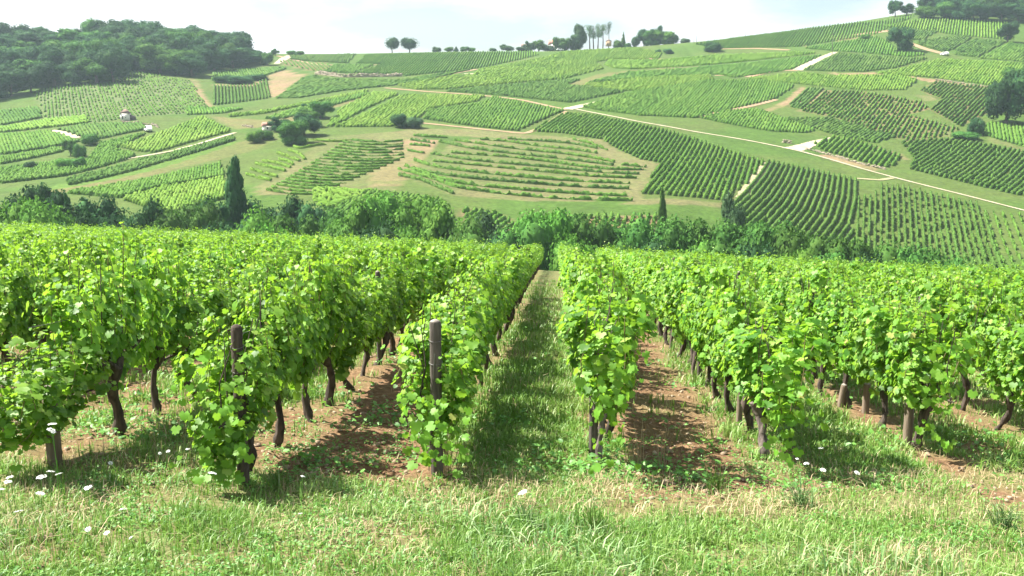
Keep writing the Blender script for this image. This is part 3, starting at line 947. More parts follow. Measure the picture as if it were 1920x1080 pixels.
for i in range(20):       # the terraces to the left of the bare patch
    t = i / 19
    xl, yl = 500 + 150 * t ** .9, 357 - 95 * t
    xr, yr = 600 + 165 * min(1, t * 1.5) - 10 * t, 362 - 100 * t
    c = []
    for u in np.linspace(0, 1, 5):
        c.append((xl * (1 - u) + xr * u, yl * (1 - u) + yr * u + 5 * math.sin(u * 2.6)))
    row_object(dense(to_world(c), 30), .6, .5, .22, M['plot_M'], f'{ordinal(i)} terrace row up the slope behind the tall poplar', 'terrace rows behind the tall poplar', rng, tufts=4)
for i, c in enumerate([[(462, 328), (480, 333), (508, 340)], [(470, 318), (495, 326), (520, 333)], [(480, 308), (505, 314), (535, 322)], [(492, 303), (515, 306), (545, 315)],
                       [(520, 288), (545, 296), (562, 303)], [(523, 300), (540, 303), (550, 310)], [(540, 283), (560, 288), (572, 300)],
                       [(550, 275), (562, 280), (600, 272), (612, 272)], [(585, 262), (610, 266), (650, 266)]]):
    row_object(dense(to_world(c), 20), .7, .6, .12, M['plot_B'], f'{ordinal(i)} short stepped vine row above the tall poplar', 'short stepped rows above the tall poplar', rng, tufts=4)


# ---- roads and tracks as ribbons laid on the land
def ribbon(name, line, width, m_, label, lift=.12):
    P = dense(to_world(line), 90)
    d = np.gradient(P, axis=0); d /= np.linalg.norm(d, axis=1)[:, None] + 1e-9
    nrm = np.stack([-d[:, 1], d[:, 0]], -1)
    wv = np.interp(np.linspace(0, 1, 90), np.linspace(0, 1, len(np.atleast_1d(width))), np.atleast_1d(width)) if np.ndim(width) else np.full(90, width)
    wv = wv * (.85 + .3 * fbm(np.arange(90) * .3, np.zeros(90), 3))
    cols = []
    for u in (-.5, -.25, 0, .25, .5):
        q = P + nrm * (wv * u)[:, None]
        cols.append(np.stack([q[:, 0], q[:, 1], TZ(q[:, 0], q[:, 1]) + lift], -1))
    V = np.stack(cols, 1)
    idx_ = np.arange(90 * 5).reshape(90, 5)
    f = np.stack([idx_[:-1, :-1], idx_[:-1, 1:], idx_[1:, 1:], idx_[1:, :-1]], -1).reshape(-1, 4)
    tag(link(name, npmesh(name, V.reshape(-1, 3), [f], True), m_), label, kind='structure')


ribbon('gravel_road', [(1080, 205), (1110, 211), (1200, 229), (1300, 247), (1400, 263), (1490, 281), (1550, 297), (1680, 334), (1800, 364), (1960, 405)], 1.0, M['chalk'], 'long pale gravel road crossing the hillside')
ribbon('gravel_road', [(1062, 205), (1095, 198), (1130, 190), (1178, 178)], [5, 4, 2, 1.5], M['chalk'], 'chalky bend of road in the middle of the hill')
ribbon('gravel_road', [(1485, 281), (1510, 274), (1530, 266), (1562, 259)], [6, 4.5, 2.5, 2], M['chalk'], 'pale forking side road')
ribbon('gravel_road', [(1566, 98), (1535, 111), (1515, 121), (1495, 132)], [3, 4, 4.5, 5], M['chalk'], 'white curving road high on the right slope')
ribbon('dirt_track', [(1495, 132), (1450, 133), (1400, 145)], 3, M['earth'], 'earth track off the white curving road')
ribbon('dirt_track', [(225, 300), (320, 284), (380, 268), (442, 249)], 1.5, M['chalk'], 'pale diagonal track between vine plots on the left')
ribbon('gravel_road', [(97, 245), (120, 249), (146, 259)], [2, 3, 2], M['chalk'], 'short pale track near the left edge')
ribbon('gravel_road', [(518, 120), (532, 111), (547, 103)], [3, 5, 3], M['chalk'], 'white track rising to the skyline beside the wood')
ribbon('dirt_track', [(722, 165), (800, 172), (900, 179), (980, 188), (1062, 206)], 1.9, M['earth'], 'earth track running down to the chalky bend')
ribbon('dirt_track', [(780, 230), (880, 240), (985, 251), (1020, 238), (1062, 209)], 1.9, M['earth'], 'earth track round the middle plot')
ribbon('dirt_track', [(750, 160), (800, 149), (850, 138), (895, 130)], 2.6, M['earth'], 'earth track below the broad skyline plot')
ribbon('dirt_track', [(868, 139), (890, 139)], 4, M['chalk'], 'small chalky scar in the vines')
ribbon('dirt_track', [(915, 143), (936, 143)], 4, M['chalk'], 'second small chalky scar in the vines')
ribbon('dirt_track', [(1702, 80), (1735, 92), (1772, 102)], 3.5, M['earth'], 'tan track leading to the parked white car')
ribbon('dirt_track', [(1350, 92), (1420, 91), (1480, 94)], 3, M['earth'], 'tan track beside the lone roadside bush')
ribbon('dirt_track', [(1340, 142), (1420, 139), (1440, 134)], 2.5, M['earth'], 'narrow earth path between vine plots')
ribbon('dirt_track', [(1300, 220), (1370, 207), (1420, 196), (1455, 187)], 2.5, M['earth'], 'narrow path below the large plot')
ribbon('dirt_track', [(1605, 335), (1650, 338), (1675, 334)], 1.5, M['track'], 'grassy turning off the road')
ribbon('dirt_track', [(1440, 306), (1415, 340), (1392, 372)], 3.2, M['track'], 'grassy strip between two ribbed plots')
ribbon('dirt_track', [(520, 105), (600, 122), (660, 122), (720, 122)], 2.5, M['earth'], 'earth path between skyline plots')
ribbon('dirt_track', [(1182, 108), (1250, 112), (1180, 92), (1240, 96)][:2], 3, M['earth'], 'short path under the village hedge')
ribbon('dirt_track', [(1070, 100), (1058, 110)], 5, M['earth'], 'short earth notch below the village')
ribbon('dirt_track', [(1540, 99), (1600, 66), (1690, 56)][1:], 5, M['earth'], 'tan bank near the big lone tree')

# ------------------------------------------------------------------ trees
def crown_mesh(name, kind, seed, nleaf):
    """unit-sized crown: height 1, width about 1, base at z=0"""
    rng = np.random.default_rng(seed)
    G = Geo()
    if kind == 'round':
        C = [(0, 0, .50, .31)]
        for i in range(12):
            a = rng.random() * 6.283; z = .14 + .66 * rng.random(); r = .36 * math.sin(math.pi * (z + .05) / 1.02)
            C.append((math.cos(a) * r, math.sin(a) * r, z, .15 + .09 * rng.random()))
    elif kind == 'tall':
        C = [(0, 0, .55, .26)]
        for i in range(14):
            a = rng.random() * 6.283; z = .22 + .66 * rng.random(); r = .26 * math.sin(math.pi * (z - .05) / 1.0) ** .7
            C.append((math.cos(a) * r, math.sin(a) * r, z, .12 + .08 * rng.random()))
    elif kind == 'poplar':
        C = []
        for i in range(26):
            z = .10 + .84 * (i / 25); r = .17 * math.sin(math.pi * min(1, (z + .22) / 1.25)) ** .8
            a = rng.random() * 6.283
            C.append((math.cos(a) * r * 1.0, math.sin(a) * r * 1.0, z, .20 * (1.08 - z) + .06))
            C.append((0, 0, z, .28 * math.sin(math.pi * min(.97, (z + .25) / 1.3))))
    elif kind == 'stem':      # bare below, tuft high up
        C = []
        for i in range(9):
            a = rng.random() * 6.283; z = .52 + .4 * rng.random(); r = .2 * rng.random()
            C.append((math.cos(a) * r, math.sin(a) * r, z, .10 + .09 * rng.random()))
    elif kind == 'lolly':
        C = [(0, 0, .55, .42)]
        for i in range(14):
            a = rng.random() * 6.283; z = .30 + .44 * rng.random(); r = .2
            C.append((math.cos(a) * r, math.sin(a) * r, z, .18 + .05 * rng.random()))
    elif kind == 'conifer':
        C = []
        for i in range(16):
            z = .08 + .86 * i / 15; r = .24 * (1 - z) + .03
            for q in range(3):
                a = rng.random() * 6.283
                C.append((math.cos(a) * r * .7, math.sin(a) * r * .7, z, r * .8))
    else:                     # bush
        C = [(0, 0, .38, .42)]
        for i in range(13):
            a = rng.random() * 6.283; z = .18 + .5 * rng.random(); r = .34 * (1 - z * .5)
            C.append((math.cos(a) * r, math.sin(a) * r, z, .2 + .12 * rng.random()))
    C = np.array(C)
    wgt = C[:, 3] ** 2; wgt /= wgt.sum()
    i = rng.choice(len(C), nleaf, p=wgt)
    D = rng.normal(size=(nleaf, 3)); D /= np.linalg.norm(D, axis=1)[:, None]
    rad = C[i, 3] * (.72 + .38 * rng.random(nleaf) ** .6)
    P = C[i, :3] + D * rad[:, None] * np.array([1, 1, .85])
    N = D + rng.normal(size=(nleaf, 3)) * .45 + np.array([0, 0, .25])
    T = rng.normal(size=(nleaf, 3)) + np.array([0, 0, -.6])
    P[:, 2] = np.maximum(P[:, 2], .01)
    S = (.058 if kind not in ('poplar', 'stem') else .036) * (.6 + .8 * rng.random(nleaf))
    if kind == 'poplar':
        T = T * .4 + np.array([0, 0, 1.0])
    v, f = place_pieces(LEAF['low'][0], LEAF['low'][1], P, N, T, np.stack([S * .9, S * 1.2, S], -1))
    G.add(v, f)
    # dense inner foliage that stops the light: smaller lumpy masses
    for c in C:
        if kind == 'stem': break
        u = np.arange(8) / 8 * 6.283
        rings = [(-.9, .35), (-.45, .85), (.1, .98), (.55, .78), (.92, .3)]
        V = []
        for zz, rr in rings:
            q = .78 * c[3] * (.85 + .3 * rng.random(8))
            V.append(np.stack([c[0] + np.cos(u) * rr * q, c[1] + np.sin(u) * rr * q, np.maximum(.02, c[2] + zz * q * .85)], -1))
        V = np.concatenate(V); ii = np.arange(40).reshape(5, 8)
        f4 = np.stack([ii[:-1], np.roll(ii[:-1], -1, 1), np.roll(ii[1:], -1, 1), ii[1:]], -1).reshape(-1, 4)
        G.add(V, f4, ii[-1][None, :], ii[0][::-1][None, :])
    V = np.concatenate(G.v)
    top = np.percentile(V[:, 2], 99.7); wid = np.percentile(np.hypot(V[:, 0], V[:, 1]), 98.5)
    G.v = [g * np.array([.5 / wid, .5 / wid, 1 / top]) for g in G.v]
    return G.mesh(name)


def trunk_mesh(kind, seed):
    rng = np.random.default_rng(seed)
    G = Geo()
    top = .9 if kind in ('poplar', 'stem', 'conifer') else .6
    z = np.linspace(-.03, top, 8)
    r = .034 * (1 - z / (top + .12)) + .006
    if kind == 'poplar': r = r * .55
    if kind == 'stem': r = r * 1.5
    G.tube(np.stack([.02 * np.sin(z * 7 + seed), .02 * np.cos(z * 6), z], -1), r, 7, jit=.1)
    if kind not in ('conifer', 'poplar'):
        for i in range(5):
            a = i * 1.3 + rng.random(); z0 = top * (.45 + .1 * i)
            L = .22 if kind != 'stem' else .1
            G.tube([(0, 0, z0), (math.cos(a) * L * .5, math.sin(a) * L * .5, z0 + .08), (math.cos(a) * L, math.sin(a) * L, z0 + .2)], [.012, .008, .004], 5)
    return G.mesh('trunk')


CR = {}
for kind, cnt, nl in (('round', 5, 3600), ('tall', 3, 3200), ('poplar', 2, 4200), ('stem', 2, 900), ('lolly', 2, 2200), ('conifer', 1, 1500), ('bush', 4, 3000)):
    CR[kind] = [(crown_mesh('crown', kind, 100 + 10 * i + len(kind), nl), trunk_mesh(kind, i)) for i in range(cnt)]
M['trunk'] = plain_mat('tree_bark', (.12, .09, .07), (.06, .05, .04), scale=6, rough=.95)
_crown_mats = {}


def tree(kind, loc, h, w, tint, label, cat='tree', group=None, name=None, trunk=True):
    var = random.randrange(len(CR[kind]))
    cm, tm = CR[kind][var]
    key = (kind, var, tint)
    if key not in _crown_mats:
        c2 = cm.copy(); c2.materials.clear(); c2.materials.append(M['tree_' + tint]); _crown_mats[key] = c2
    o = thing(name or {'bush': 'bush', 'poplar': 'poplar_tree', 'conifer': 'conifer_tree'}.get(kind, 'tree'), loc, label, cat, group, random.random() * 6.28, (w, w, h))
    link('crown', _crown_mats[key], None, o)
    if trunk:
        if not tm.materials: tm.materials.append(M['trunk'])
        link('trunk', tm, None, o)
    return o


def tree_px(px, top, y, wpx, kind, tint, label, group=None, cat='tree', base_sink=0.2, **kw):
    t_ = at_depth(px, top, y)
    z0 = float(TZ(t_[0], t_[1]))
    h = max(1.5, t_[2] - z0)
    dist = np.linalg.norm(t_ - CAM)
    w = wpx * dist / F
    if y < 160 and kind not in ('poplar', 'conifer', 'tall'): w = max(w, .66 * h)
    k = 1.0
    return tree(kind, (t_[0], t_[1], z0 - base_sink), h + base_sink, w * k, tint, label, cat, group, **kw)


def tree_on(px, base, top, wpx, kind, tint, label, group=None, cat='tree', **kw):
    p_ = hill(px, base)
    return tree_px(px, top, p_[1], wpx, kind, tint, label, group, cat, **kw)


G1 = 'trees and shrubs along the valley bottom'
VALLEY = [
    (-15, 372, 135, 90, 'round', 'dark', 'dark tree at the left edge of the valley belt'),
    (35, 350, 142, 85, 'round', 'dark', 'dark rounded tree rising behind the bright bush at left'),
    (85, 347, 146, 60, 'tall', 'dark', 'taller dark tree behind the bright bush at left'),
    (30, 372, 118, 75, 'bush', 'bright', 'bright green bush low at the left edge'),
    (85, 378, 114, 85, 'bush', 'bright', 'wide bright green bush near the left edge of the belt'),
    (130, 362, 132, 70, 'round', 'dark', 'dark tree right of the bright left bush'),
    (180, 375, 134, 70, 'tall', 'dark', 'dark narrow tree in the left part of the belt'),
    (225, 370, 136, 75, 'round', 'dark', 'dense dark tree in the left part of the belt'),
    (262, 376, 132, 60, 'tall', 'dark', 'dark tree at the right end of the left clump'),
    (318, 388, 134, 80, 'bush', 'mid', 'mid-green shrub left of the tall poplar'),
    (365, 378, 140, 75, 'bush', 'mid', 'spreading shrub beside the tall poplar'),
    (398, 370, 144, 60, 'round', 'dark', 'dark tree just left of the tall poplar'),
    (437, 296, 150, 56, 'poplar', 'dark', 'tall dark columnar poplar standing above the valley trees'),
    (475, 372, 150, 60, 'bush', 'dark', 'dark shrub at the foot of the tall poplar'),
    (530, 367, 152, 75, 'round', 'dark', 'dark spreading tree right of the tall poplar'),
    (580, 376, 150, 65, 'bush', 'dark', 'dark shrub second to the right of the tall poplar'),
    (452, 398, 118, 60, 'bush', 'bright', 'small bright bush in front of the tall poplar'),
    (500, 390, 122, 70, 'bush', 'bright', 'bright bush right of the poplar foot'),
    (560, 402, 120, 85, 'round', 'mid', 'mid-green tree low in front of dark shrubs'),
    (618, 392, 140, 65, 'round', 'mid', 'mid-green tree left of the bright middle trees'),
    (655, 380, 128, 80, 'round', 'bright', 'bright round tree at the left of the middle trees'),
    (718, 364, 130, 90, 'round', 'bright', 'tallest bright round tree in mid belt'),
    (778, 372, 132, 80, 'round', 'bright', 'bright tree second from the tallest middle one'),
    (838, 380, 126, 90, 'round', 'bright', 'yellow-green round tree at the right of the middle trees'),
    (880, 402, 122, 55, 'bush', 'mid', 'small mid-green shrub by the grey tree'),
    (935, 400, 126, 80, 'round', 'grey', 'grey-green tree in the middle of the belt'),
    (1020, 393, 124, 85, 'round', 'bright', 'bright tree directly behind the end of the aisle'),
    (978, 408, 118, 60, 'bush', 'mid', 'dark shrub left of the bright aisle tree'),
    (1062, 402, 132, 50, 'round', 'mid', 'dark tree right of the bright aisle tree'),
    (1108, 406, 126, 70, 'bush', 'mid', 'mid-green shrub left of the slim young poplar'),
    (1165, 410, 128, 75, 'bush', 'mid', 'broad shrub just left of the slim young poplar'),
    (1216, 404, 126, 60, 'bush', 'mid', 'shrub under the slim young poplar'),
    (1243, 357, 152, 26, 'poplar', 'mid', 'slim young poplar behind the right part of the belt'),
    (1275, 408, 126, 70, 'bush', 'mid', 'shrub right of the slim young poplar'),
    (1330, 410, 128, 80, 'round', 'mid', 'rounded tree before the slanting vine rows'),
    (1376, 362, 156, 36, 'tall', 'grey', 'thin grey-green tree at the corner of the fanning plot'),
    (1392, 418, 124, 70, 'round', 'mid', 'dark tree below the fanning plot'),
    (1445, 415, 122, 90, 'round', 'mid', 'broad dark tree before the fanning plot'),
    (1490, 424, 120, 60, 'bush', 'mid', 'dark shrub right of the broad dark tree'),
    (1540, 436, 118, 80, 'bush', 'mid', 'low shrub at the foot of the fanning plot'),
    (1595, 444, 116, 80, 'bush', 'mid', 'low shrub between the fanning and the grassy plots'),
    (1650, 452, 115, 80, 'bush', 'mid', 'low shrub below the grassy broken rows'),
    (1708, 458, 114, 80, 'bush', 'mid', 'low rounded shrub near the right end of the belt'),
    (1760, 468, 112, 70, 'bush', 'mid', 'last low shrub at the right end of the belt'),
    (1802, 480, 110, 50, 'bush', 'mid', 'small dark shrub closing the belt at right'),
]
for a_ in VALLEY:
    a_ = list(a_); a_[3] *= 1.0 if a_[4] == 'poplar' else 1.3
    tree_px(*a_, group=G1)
k = 0
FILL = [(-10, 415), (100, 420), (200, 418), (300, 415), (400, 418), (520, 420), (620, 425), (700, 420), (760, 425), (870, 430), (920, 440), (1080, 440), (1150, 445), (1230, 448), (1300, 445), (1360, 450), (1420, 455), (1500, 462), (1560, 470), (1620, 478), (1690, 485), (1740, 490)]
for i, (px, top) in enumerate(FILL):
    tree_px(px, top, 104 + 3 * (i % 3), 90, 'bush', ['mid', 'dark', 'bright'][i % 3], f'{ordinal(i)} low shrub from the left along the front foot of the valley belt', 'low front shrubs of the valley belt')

# the wood on the upper left
front = [(0, 186), (60, 174), (110, 161), (215, 156), (222, 138), (250, 131), (300, 138), (355, 146), (400, 134), (440, 128), (490, 124)]
fx = [p_[0] for p_ in front]; fy = [p_[1] for p_ in front]
wr = random.Random(5)
tops = [(-40, 45), (0, 48), (50, 34), (100, 42), (150, 50), (215, 42), (290, 44), (340, 52), (400, 52), (450, 58), (490, 82), (520, 96)]
cnt_row = 0
for r_ in range(7):
    px = -60 + wr.random() * 20
    k_ = 0
    while px < 474 - r_ * 4:
        fb = np.interp(px, fx, fy)
        base = fb - 2 - (fb - 96) * r_ / 6.0
        if base > 92:
            p_ = hill(px, base)
            wpx = wr.uniform(46, 76)
            h = wr.uniform(9.5, 16)
            if px > 440: h *= .8
            if 60 < px < 420 and r_ >= 5: h *= 1.08
            dist = np.linalg.norm(p_ - CAM)
            kind = wr.choice(['round', 'round', 'tall'])
            tint = wr.choice(['dark', 'dark', 'mid', 'dark'])
            lab = f'{ordinal(k_)} tree from the left in the ' + ['front line', 'second line', 'third line', 'fourth line', 'fifth line', 'sixth line', 'topmost line'][r_] + ' of the upper left wood'
            k_ += 1
            tree(kind, (p_[0], p_[1], p_[2] - .3), h, wpx * dist / F * 1.1, tint, lab, 'tree', ['front trees of the wood', 'inner trees of the wood', 'skyline trees of the wood'][0 if r_ == 0 else (1 if r_ < 5 else 2)])
        px += wr.uniform(27, 44)
# the wood on the upper right
for r_, base0 in enumerate((34, 24, 12, 0)):
    px = 1768 - 25 * (r_ > 1) + wr.random() * 8
    k_ = 0
    while px < 2010:
        base = base0 + (px - 1760) * .05
        p_ = hill(px, max(base, 4 + (px - 1760) * .02))
        dist = np.linalg.norm(p_ - CAM)
        tree(wr.choice(['round', 'round', 'tall']), (p_[0], p_[1], p_[2] - .3), wr.uniform(9, 12), wr.uniform(30, 44) * dist / F * 1.1, wr.choice(['dark', 'mid', 'dark']),
             f'{ordinal(k_)} tree from the left in the ' + ['front line', 'second line', 'third line', 'rear line'][r_] + ' of the upper right wood', 'tree', ['front trees of the upper right wood', 'inner trees of the upper right wood'][r_ > 0])
        px += wr.uniform(22, 30)
        k_ += 1
LONE = [
    (735, 98, 69, 26, 'lolly', 'dark', 'left one of the two round trees alone on the skyline', 'tree'),
    (767, 98, 70, 32, 'lolly', 'dark', 'right one of the two round trees alone on the skyline', 'tree'),
    (1680, 30, 0, 20, 'tall', 'dark', 'small tree on the right skyline, left of the upper wood', 'tree'),
    (1701, 27, 6, 22, 'round', 'dark', 'small round tree on the right skyline beside the upper wood', 'tree'),
    (1738, 34, 10, 34, 'bush', 'mid', 'bush at the left foot of the upper right wood', 'bush'),
    (1691, 96, 50, 40, 'round', 'dark', 'big lone tree standing in the vines on the right slope', 'tree'),
    (1893, 80, 40, 30, 'tall', 'dark', 'lone tree by the tan track near the right edge', 'tree'),
    (1338, 97, 76, 28, 'bush', 'dark', 'dark round bush beside the upper tan track', 'bush'),
    (1253, 101, 91, 17, 'bush', 'dark', 'small dark bush in the vines below the village', 'bush'),
    (1234, 99, 92, 9, 'bush', 'dark', 'tiny bush left of the small dark bush below the village', 'bush'),
    (1622, 74, 64, 18, 'bush', 'bright', 'yellowish bush left of the big lone tree', 'bush'),
    (1895, 232, 134, 56, 'round', 'dark', 'large dark tree in the mass at the right edge', 'tree'),
    (1942, 236, 118, 72, 'round', 'dark', 'tallest tree of the mass cut by the right edge', 'tree'),
    (1874, 205, 156, 30, 'bush', 'mid', 'green bush on the left flank of the tree mass at the right edge', 'bush'),
    (1910, 180, 126, 46, 'round', 'mid', 'mid-green tree behind the mass at the right edge', 'tree'),
    (1832, 252, 218, 26, 'bush', 'dark', 'small dark bush left of the tree mass at the right edge', 'bush'),
    (1812, 262, 246, 40, 'bush', 'mid', 'low spreading shrub under the ribbed dark plot', 'bush'),
    (748, 239, 212, 32, 'bush', 'dark', 'left half of the twin dark bush in mid hill', 'bush'),
    (777, 240, 219, 30, 'bush', 'grey', 'right, greyer half of the twin bush in mid hill', 'bush'),
    (600, 222, 190, 42, 'round', 'mid', 'uppermost bush of the line on the left hillside', 'bush'),
    (578, 238, 203, 48, 'round', 'mid', 'second bush from the top of the hillside line', 'bush'),
    (570, 254, 211, 50, 'round', 'dark', 'dark middle bush of the hillside line', 'bush'),
    (552, 270, 226, 50, 'round', 'mid', 'lowest big bush of the hillside line', 'bush'),
    (523, 246, 219, 36, 'round', 'dark', 'dark round bush right of the red-roofed hut', 'bush'),
    (540, 250, 228, 22, 'bush', 'mid', 'small bush between the hut and the hillside line', 'bush'),
    (495, 262, 244, 30, 'bush', 'mid', 'low bush below the red-roofed hut', 'bush'),
    (476, 268, 246, 26, 'bush', 'bright', 'pale bush at the lower left of the hut', 'bush'),
    (570, 202, 196, 10, 'bush', 'dark', 'tiny bush above the hillside line', 'bush'),
    (130, 292, 262, 22, 'tall', 'mid', 'slim tree in the vines at the left', 'tree'),
    (148, 294, 268, 20, 'bush', 'mid', 'bush right of the slim tree at the left', 'bush'),
    (168, 272, 250, 26, 'bush', 'mid', 'bush above the bare red patch at the left', 'bush'),
    (122, 315, 296, 28, 'bush', 'bright', 'light bush below the slim tree at the left', 'bush'),
    (145, 315, 293, 24, 'bush', 'mid', 'bush next to the light one below the slim tree', 'bush'),
    (55, 318, 302, 18, 'bush', 'dark', 'small dark bush near the left edge', 'bush'),
    (420, 154, 140, 36, 'bush', 'dark', 'dark scrub at the right foot of the left wood', 'bush'),
    (450, 156, 142, 40, 'bush', 'dark', 'dark scrub above the small trim plot', 'bush'),
    (480, 150, 138, 36, 'bush', 'dark', 'dark scrub beside the brown field', 'bush'),
    (516, 104, 91, 13, 'round', 'mid', 'small tree at the end of the left wood', 'tree'),
    (546, 104, 94, 18, 'bush', 'mid', 'low bush on the skyline beside the white track', 'bush'),
    (563, 103, 95, 14, 'bush', 'mid', 'second low bush on the skyline beside the white track', 'bush'),
    (500, 122, 98, 20, 'bush', 'mid', 'bush at the lower tip of the left wood', 'bush'),
]
for px, base, top, wpx, kind, tint, lab, cat in LONE:
    tree_on(px, base, top, wpx * (1.08 if kind == 'lolly' else 1.25), kind, tint, lab, None, cat)
SKY = [(819, 89, 14, 'bush', 'grey'), (842, 90, 15, 'bush', 'mid'), (855, 89, 9, 'conifer', 'dark'), (872, 89, 15, 'bush', 'grey'), (885, 91, 12, 'bush', 'mid'),
       (924, 92, 12, 'bush', 'grey'), (950, 85, 24, 'round', 'grey'), (980, 88, 20, 'round', 'grey'), (991, 79, 16, 'round', 'grey'), (1010, 77, 28, 'round', 'mid'), (1028, 86, 18, 'bush', 'grey'),
       (1043, 71, 12, 'round', 'mid'), (1062, 73, 24, 'round', 'mid'), (1078, 76, 16, 'bush', 'grey'), (1160, 76, 18, 'bush', 'mid'), (1169, 62, 9, 'conifer', 'mid'), (1175, 82, 14, 'bush', 'mid'),
       (1192, 70, 14, 'bush', 'dark'), (1208, 56, 20, 'tall', 'dark'), (1232, 50, 24, 'round', 'dark'), (1245, 60, 36, 'round', 'bright'), (1222, 58, 30, 'round', 'mid'), (1262, 66, 20, 'bush', 'dark'), (1285, 73, 16, 'bush', 'grey')]
for i, (px, top, wpx, kind, tint) in enumerate(SKY):
    crest = np.interp(px, [800, 950, 1050, 1180, 1290], [99, 97, 94, 85, 81])
    tree_px(px, top - 2, 618 if px < 1100 else 612, wpx * 1.3, kind, tint, f'{ordinal(i)} from the left of the small trees along the village skyline', 'trees along the village skyline')
STEM = [(1088, 45, 18, 'tall', 'grey'), (1083, 62, 20, 'tall', 'grey'), (1106, 46, 15, 'stem', 'mid'), (1113, 47, 15, 'stem', 'grey'), (1122, 44, 14, 'stem', 'mid'), (1131, 45, 14, 'stem', 'mid'), (1142, 40, 10, 'stem', 'grey')]
for i, (px, top, wpx, kind, tint) in enumerate(STEM):
    tree_px(px, top, 616, wpx * 1.45, kind, tint, f'{ordinal(i)} from the left in the tall bare-stemmed row behind the village', 'tall bare-stemmed trees on the skyline')

# ------------------------------------------------------------------ small buildings, wall, cars, pole on the hill
M['plaster'] = plain_mat('pale_plaster', (.76, .74, .66), (.66, .64, .58), scale=1.5, rough=.9)
M['roof'] = plain_mat('brown_tiles', (.20, .13, .10), (.14, .10, .085), scale=3, rough=.9)
M['red_roof'] = plain_mat('red_tiles', (.34, .17, .12), (.26, .13, .10), scale=2, rough=.9)
M['dark'] = plain_mat('dark_opening', (.03, .03, .035), (.02, .02, .02), scale=2, rough=.4)
M['white_paint'] = plain_mat('white_car_paint', (.80, .80, .80), (.76, .77, .78), scale=1, rough=.25, spec=.6)
M['glass'] = plain_mat('car_glass', (.03, .04, .05), (.02, .03, .035), scale=1, rough=.1, spec=.8)
M['tyre'] = plain_mat('tyre_rubber', (.02, .02, .02), (.03, .03, .03), scale=10, rough=.9)
M['wall_stone'] = plain_mat('dry_stone', (.38, .33, .25), (.24, .20, .14), scale=1.2, rough=.95)


def house(px, base, wm, dm, hm, roofh, rz, label, wall_m, roof_m, hip=True, openings=((-.25, .7, .12), (.05, .45, .10)), lean=False, name='stone_hut', cat='hut', depth=None):
    p_ = hill(px, base) if depth is None else at_depth(px, base, depth)
    z = float(TZ(p_[0], p_[1])) if depth is None else p_[2]
    o = thing(name, (p_[0], p_[1], z - .2), label, cat, None, rz)
    G = Geo(); G.box((-wm / 2, -dm / 2, 0), (wm / 2, dm / 2, hm + .2))
    link('wall', G.mesh('wall'), wall_m, o)
    e = .3; z1 = hm + .2
    G = Geo()
    V = [(-wm / 2 - e, -dm / 2 - e, z1), (wm / 2 + e, -dm / 2 - e, z1), (wm / 2 + e, dm / 2 + e, z1), (-wm / 2 - e, dm / 2 + e, z1)]
    if hip:
        V += [(0, 0, z1 + roofh)]
        G.add(V, [(0, 1, 4), (1, 2, 4), (2, 3, 4), (3, 0, 4)], [(3, 2, 1, 0)])
    else:
        V += [(-wm / 2 - e, 0, z1 + roofh), (wm / 2 + e, 0, z1 + roofh)]
        G.add(V, [(0, 1, 5, 4), (2, 3, 4, 5), (3, 2, 1, 0)], [(1, 2, 5), (3, 0, 4)])
    link('roof', G.mesh('roof'), roof_m, o)
    for i, (u, hh, ww) in enumerate(openings):
        G = Geo(); G.box((u * wm - ww * wm / 2, -dm / 2 - .03, .5 + (0 if i == 0 else .5)), (u * wm + ww * wm / 2, -dm / 2 + .05, .5 + hh * hm * .75))
        link('door' if i == 0 else 'window', G.mesh('opening'), M['dark'], o)
    if lean:
        G = Geo(); x0 = wm / 2
        G.add([(x0, -dm / 2, 0), (x0 + 1.5, -dm / 2, 0), (x0 + 1.5, dm / 2, 0), (x0, dm / 2, 0), (x0, -dm / 2, hm * .95), (x0 + 1.5, -dm / 2, hm * .6), (x0 + 1.5, dm / 2, hm * .6), (x0, dm / 2, hm * .95)],
              [(0, 3, 2, 1), (4, 5, 6, 7), (0, 1, 5, 4), (1, 2, 6, 5), (2, 3, 7, 6), (3, 0, 4, 7)])
        link('lean_to', G.mesh('lean_to'), M['post'], o)
    return o


house(236, 225, 3.2, 3.2, 2.2, 1.7, .25, 'little pale stone cabin with a pointed brown roof standing in the pale vine plot', M['plaster'], M['roof'], lean=True, name='vineyard_cabin', cat='cabin')
house(504, 244, 3.4, 2.6, 1.3, 1.2, .6, 'small hut with an orange tiled roof half hidden by hillside bushes', M['plaster'], M['red_roof'], hip=False, name='tiled_hut', cat='hut')
house(1042, 95, 8, 6, 3.6, 2.8, .2, 'white house with a red tiled roof among the skyline trees', M['plaster'], M['red_roof'], hip=False, name='village_house', cat='house', depth=623,
      openings=((-.3, .9, .08), (.0, .8, .08), (.3, .8, .08)))
house(986, 97, 5, 5, 3, 1.6, .1, 'pale small house peeping between skyline trees left of the red roof', M['plaster'], M['roof'], hip=False, name='village_house', cat='house', depth=624)
house(1141, 86, 3, 3, 2.6, 1.3, .1, 'tiny ochre house below the right end of the bare-stemmed trees', plain_mat('ochre_plaster', (.5, .36, .22), (.42, .3, .2)), M['roof'], name='village_house', cat='house', depth=611)


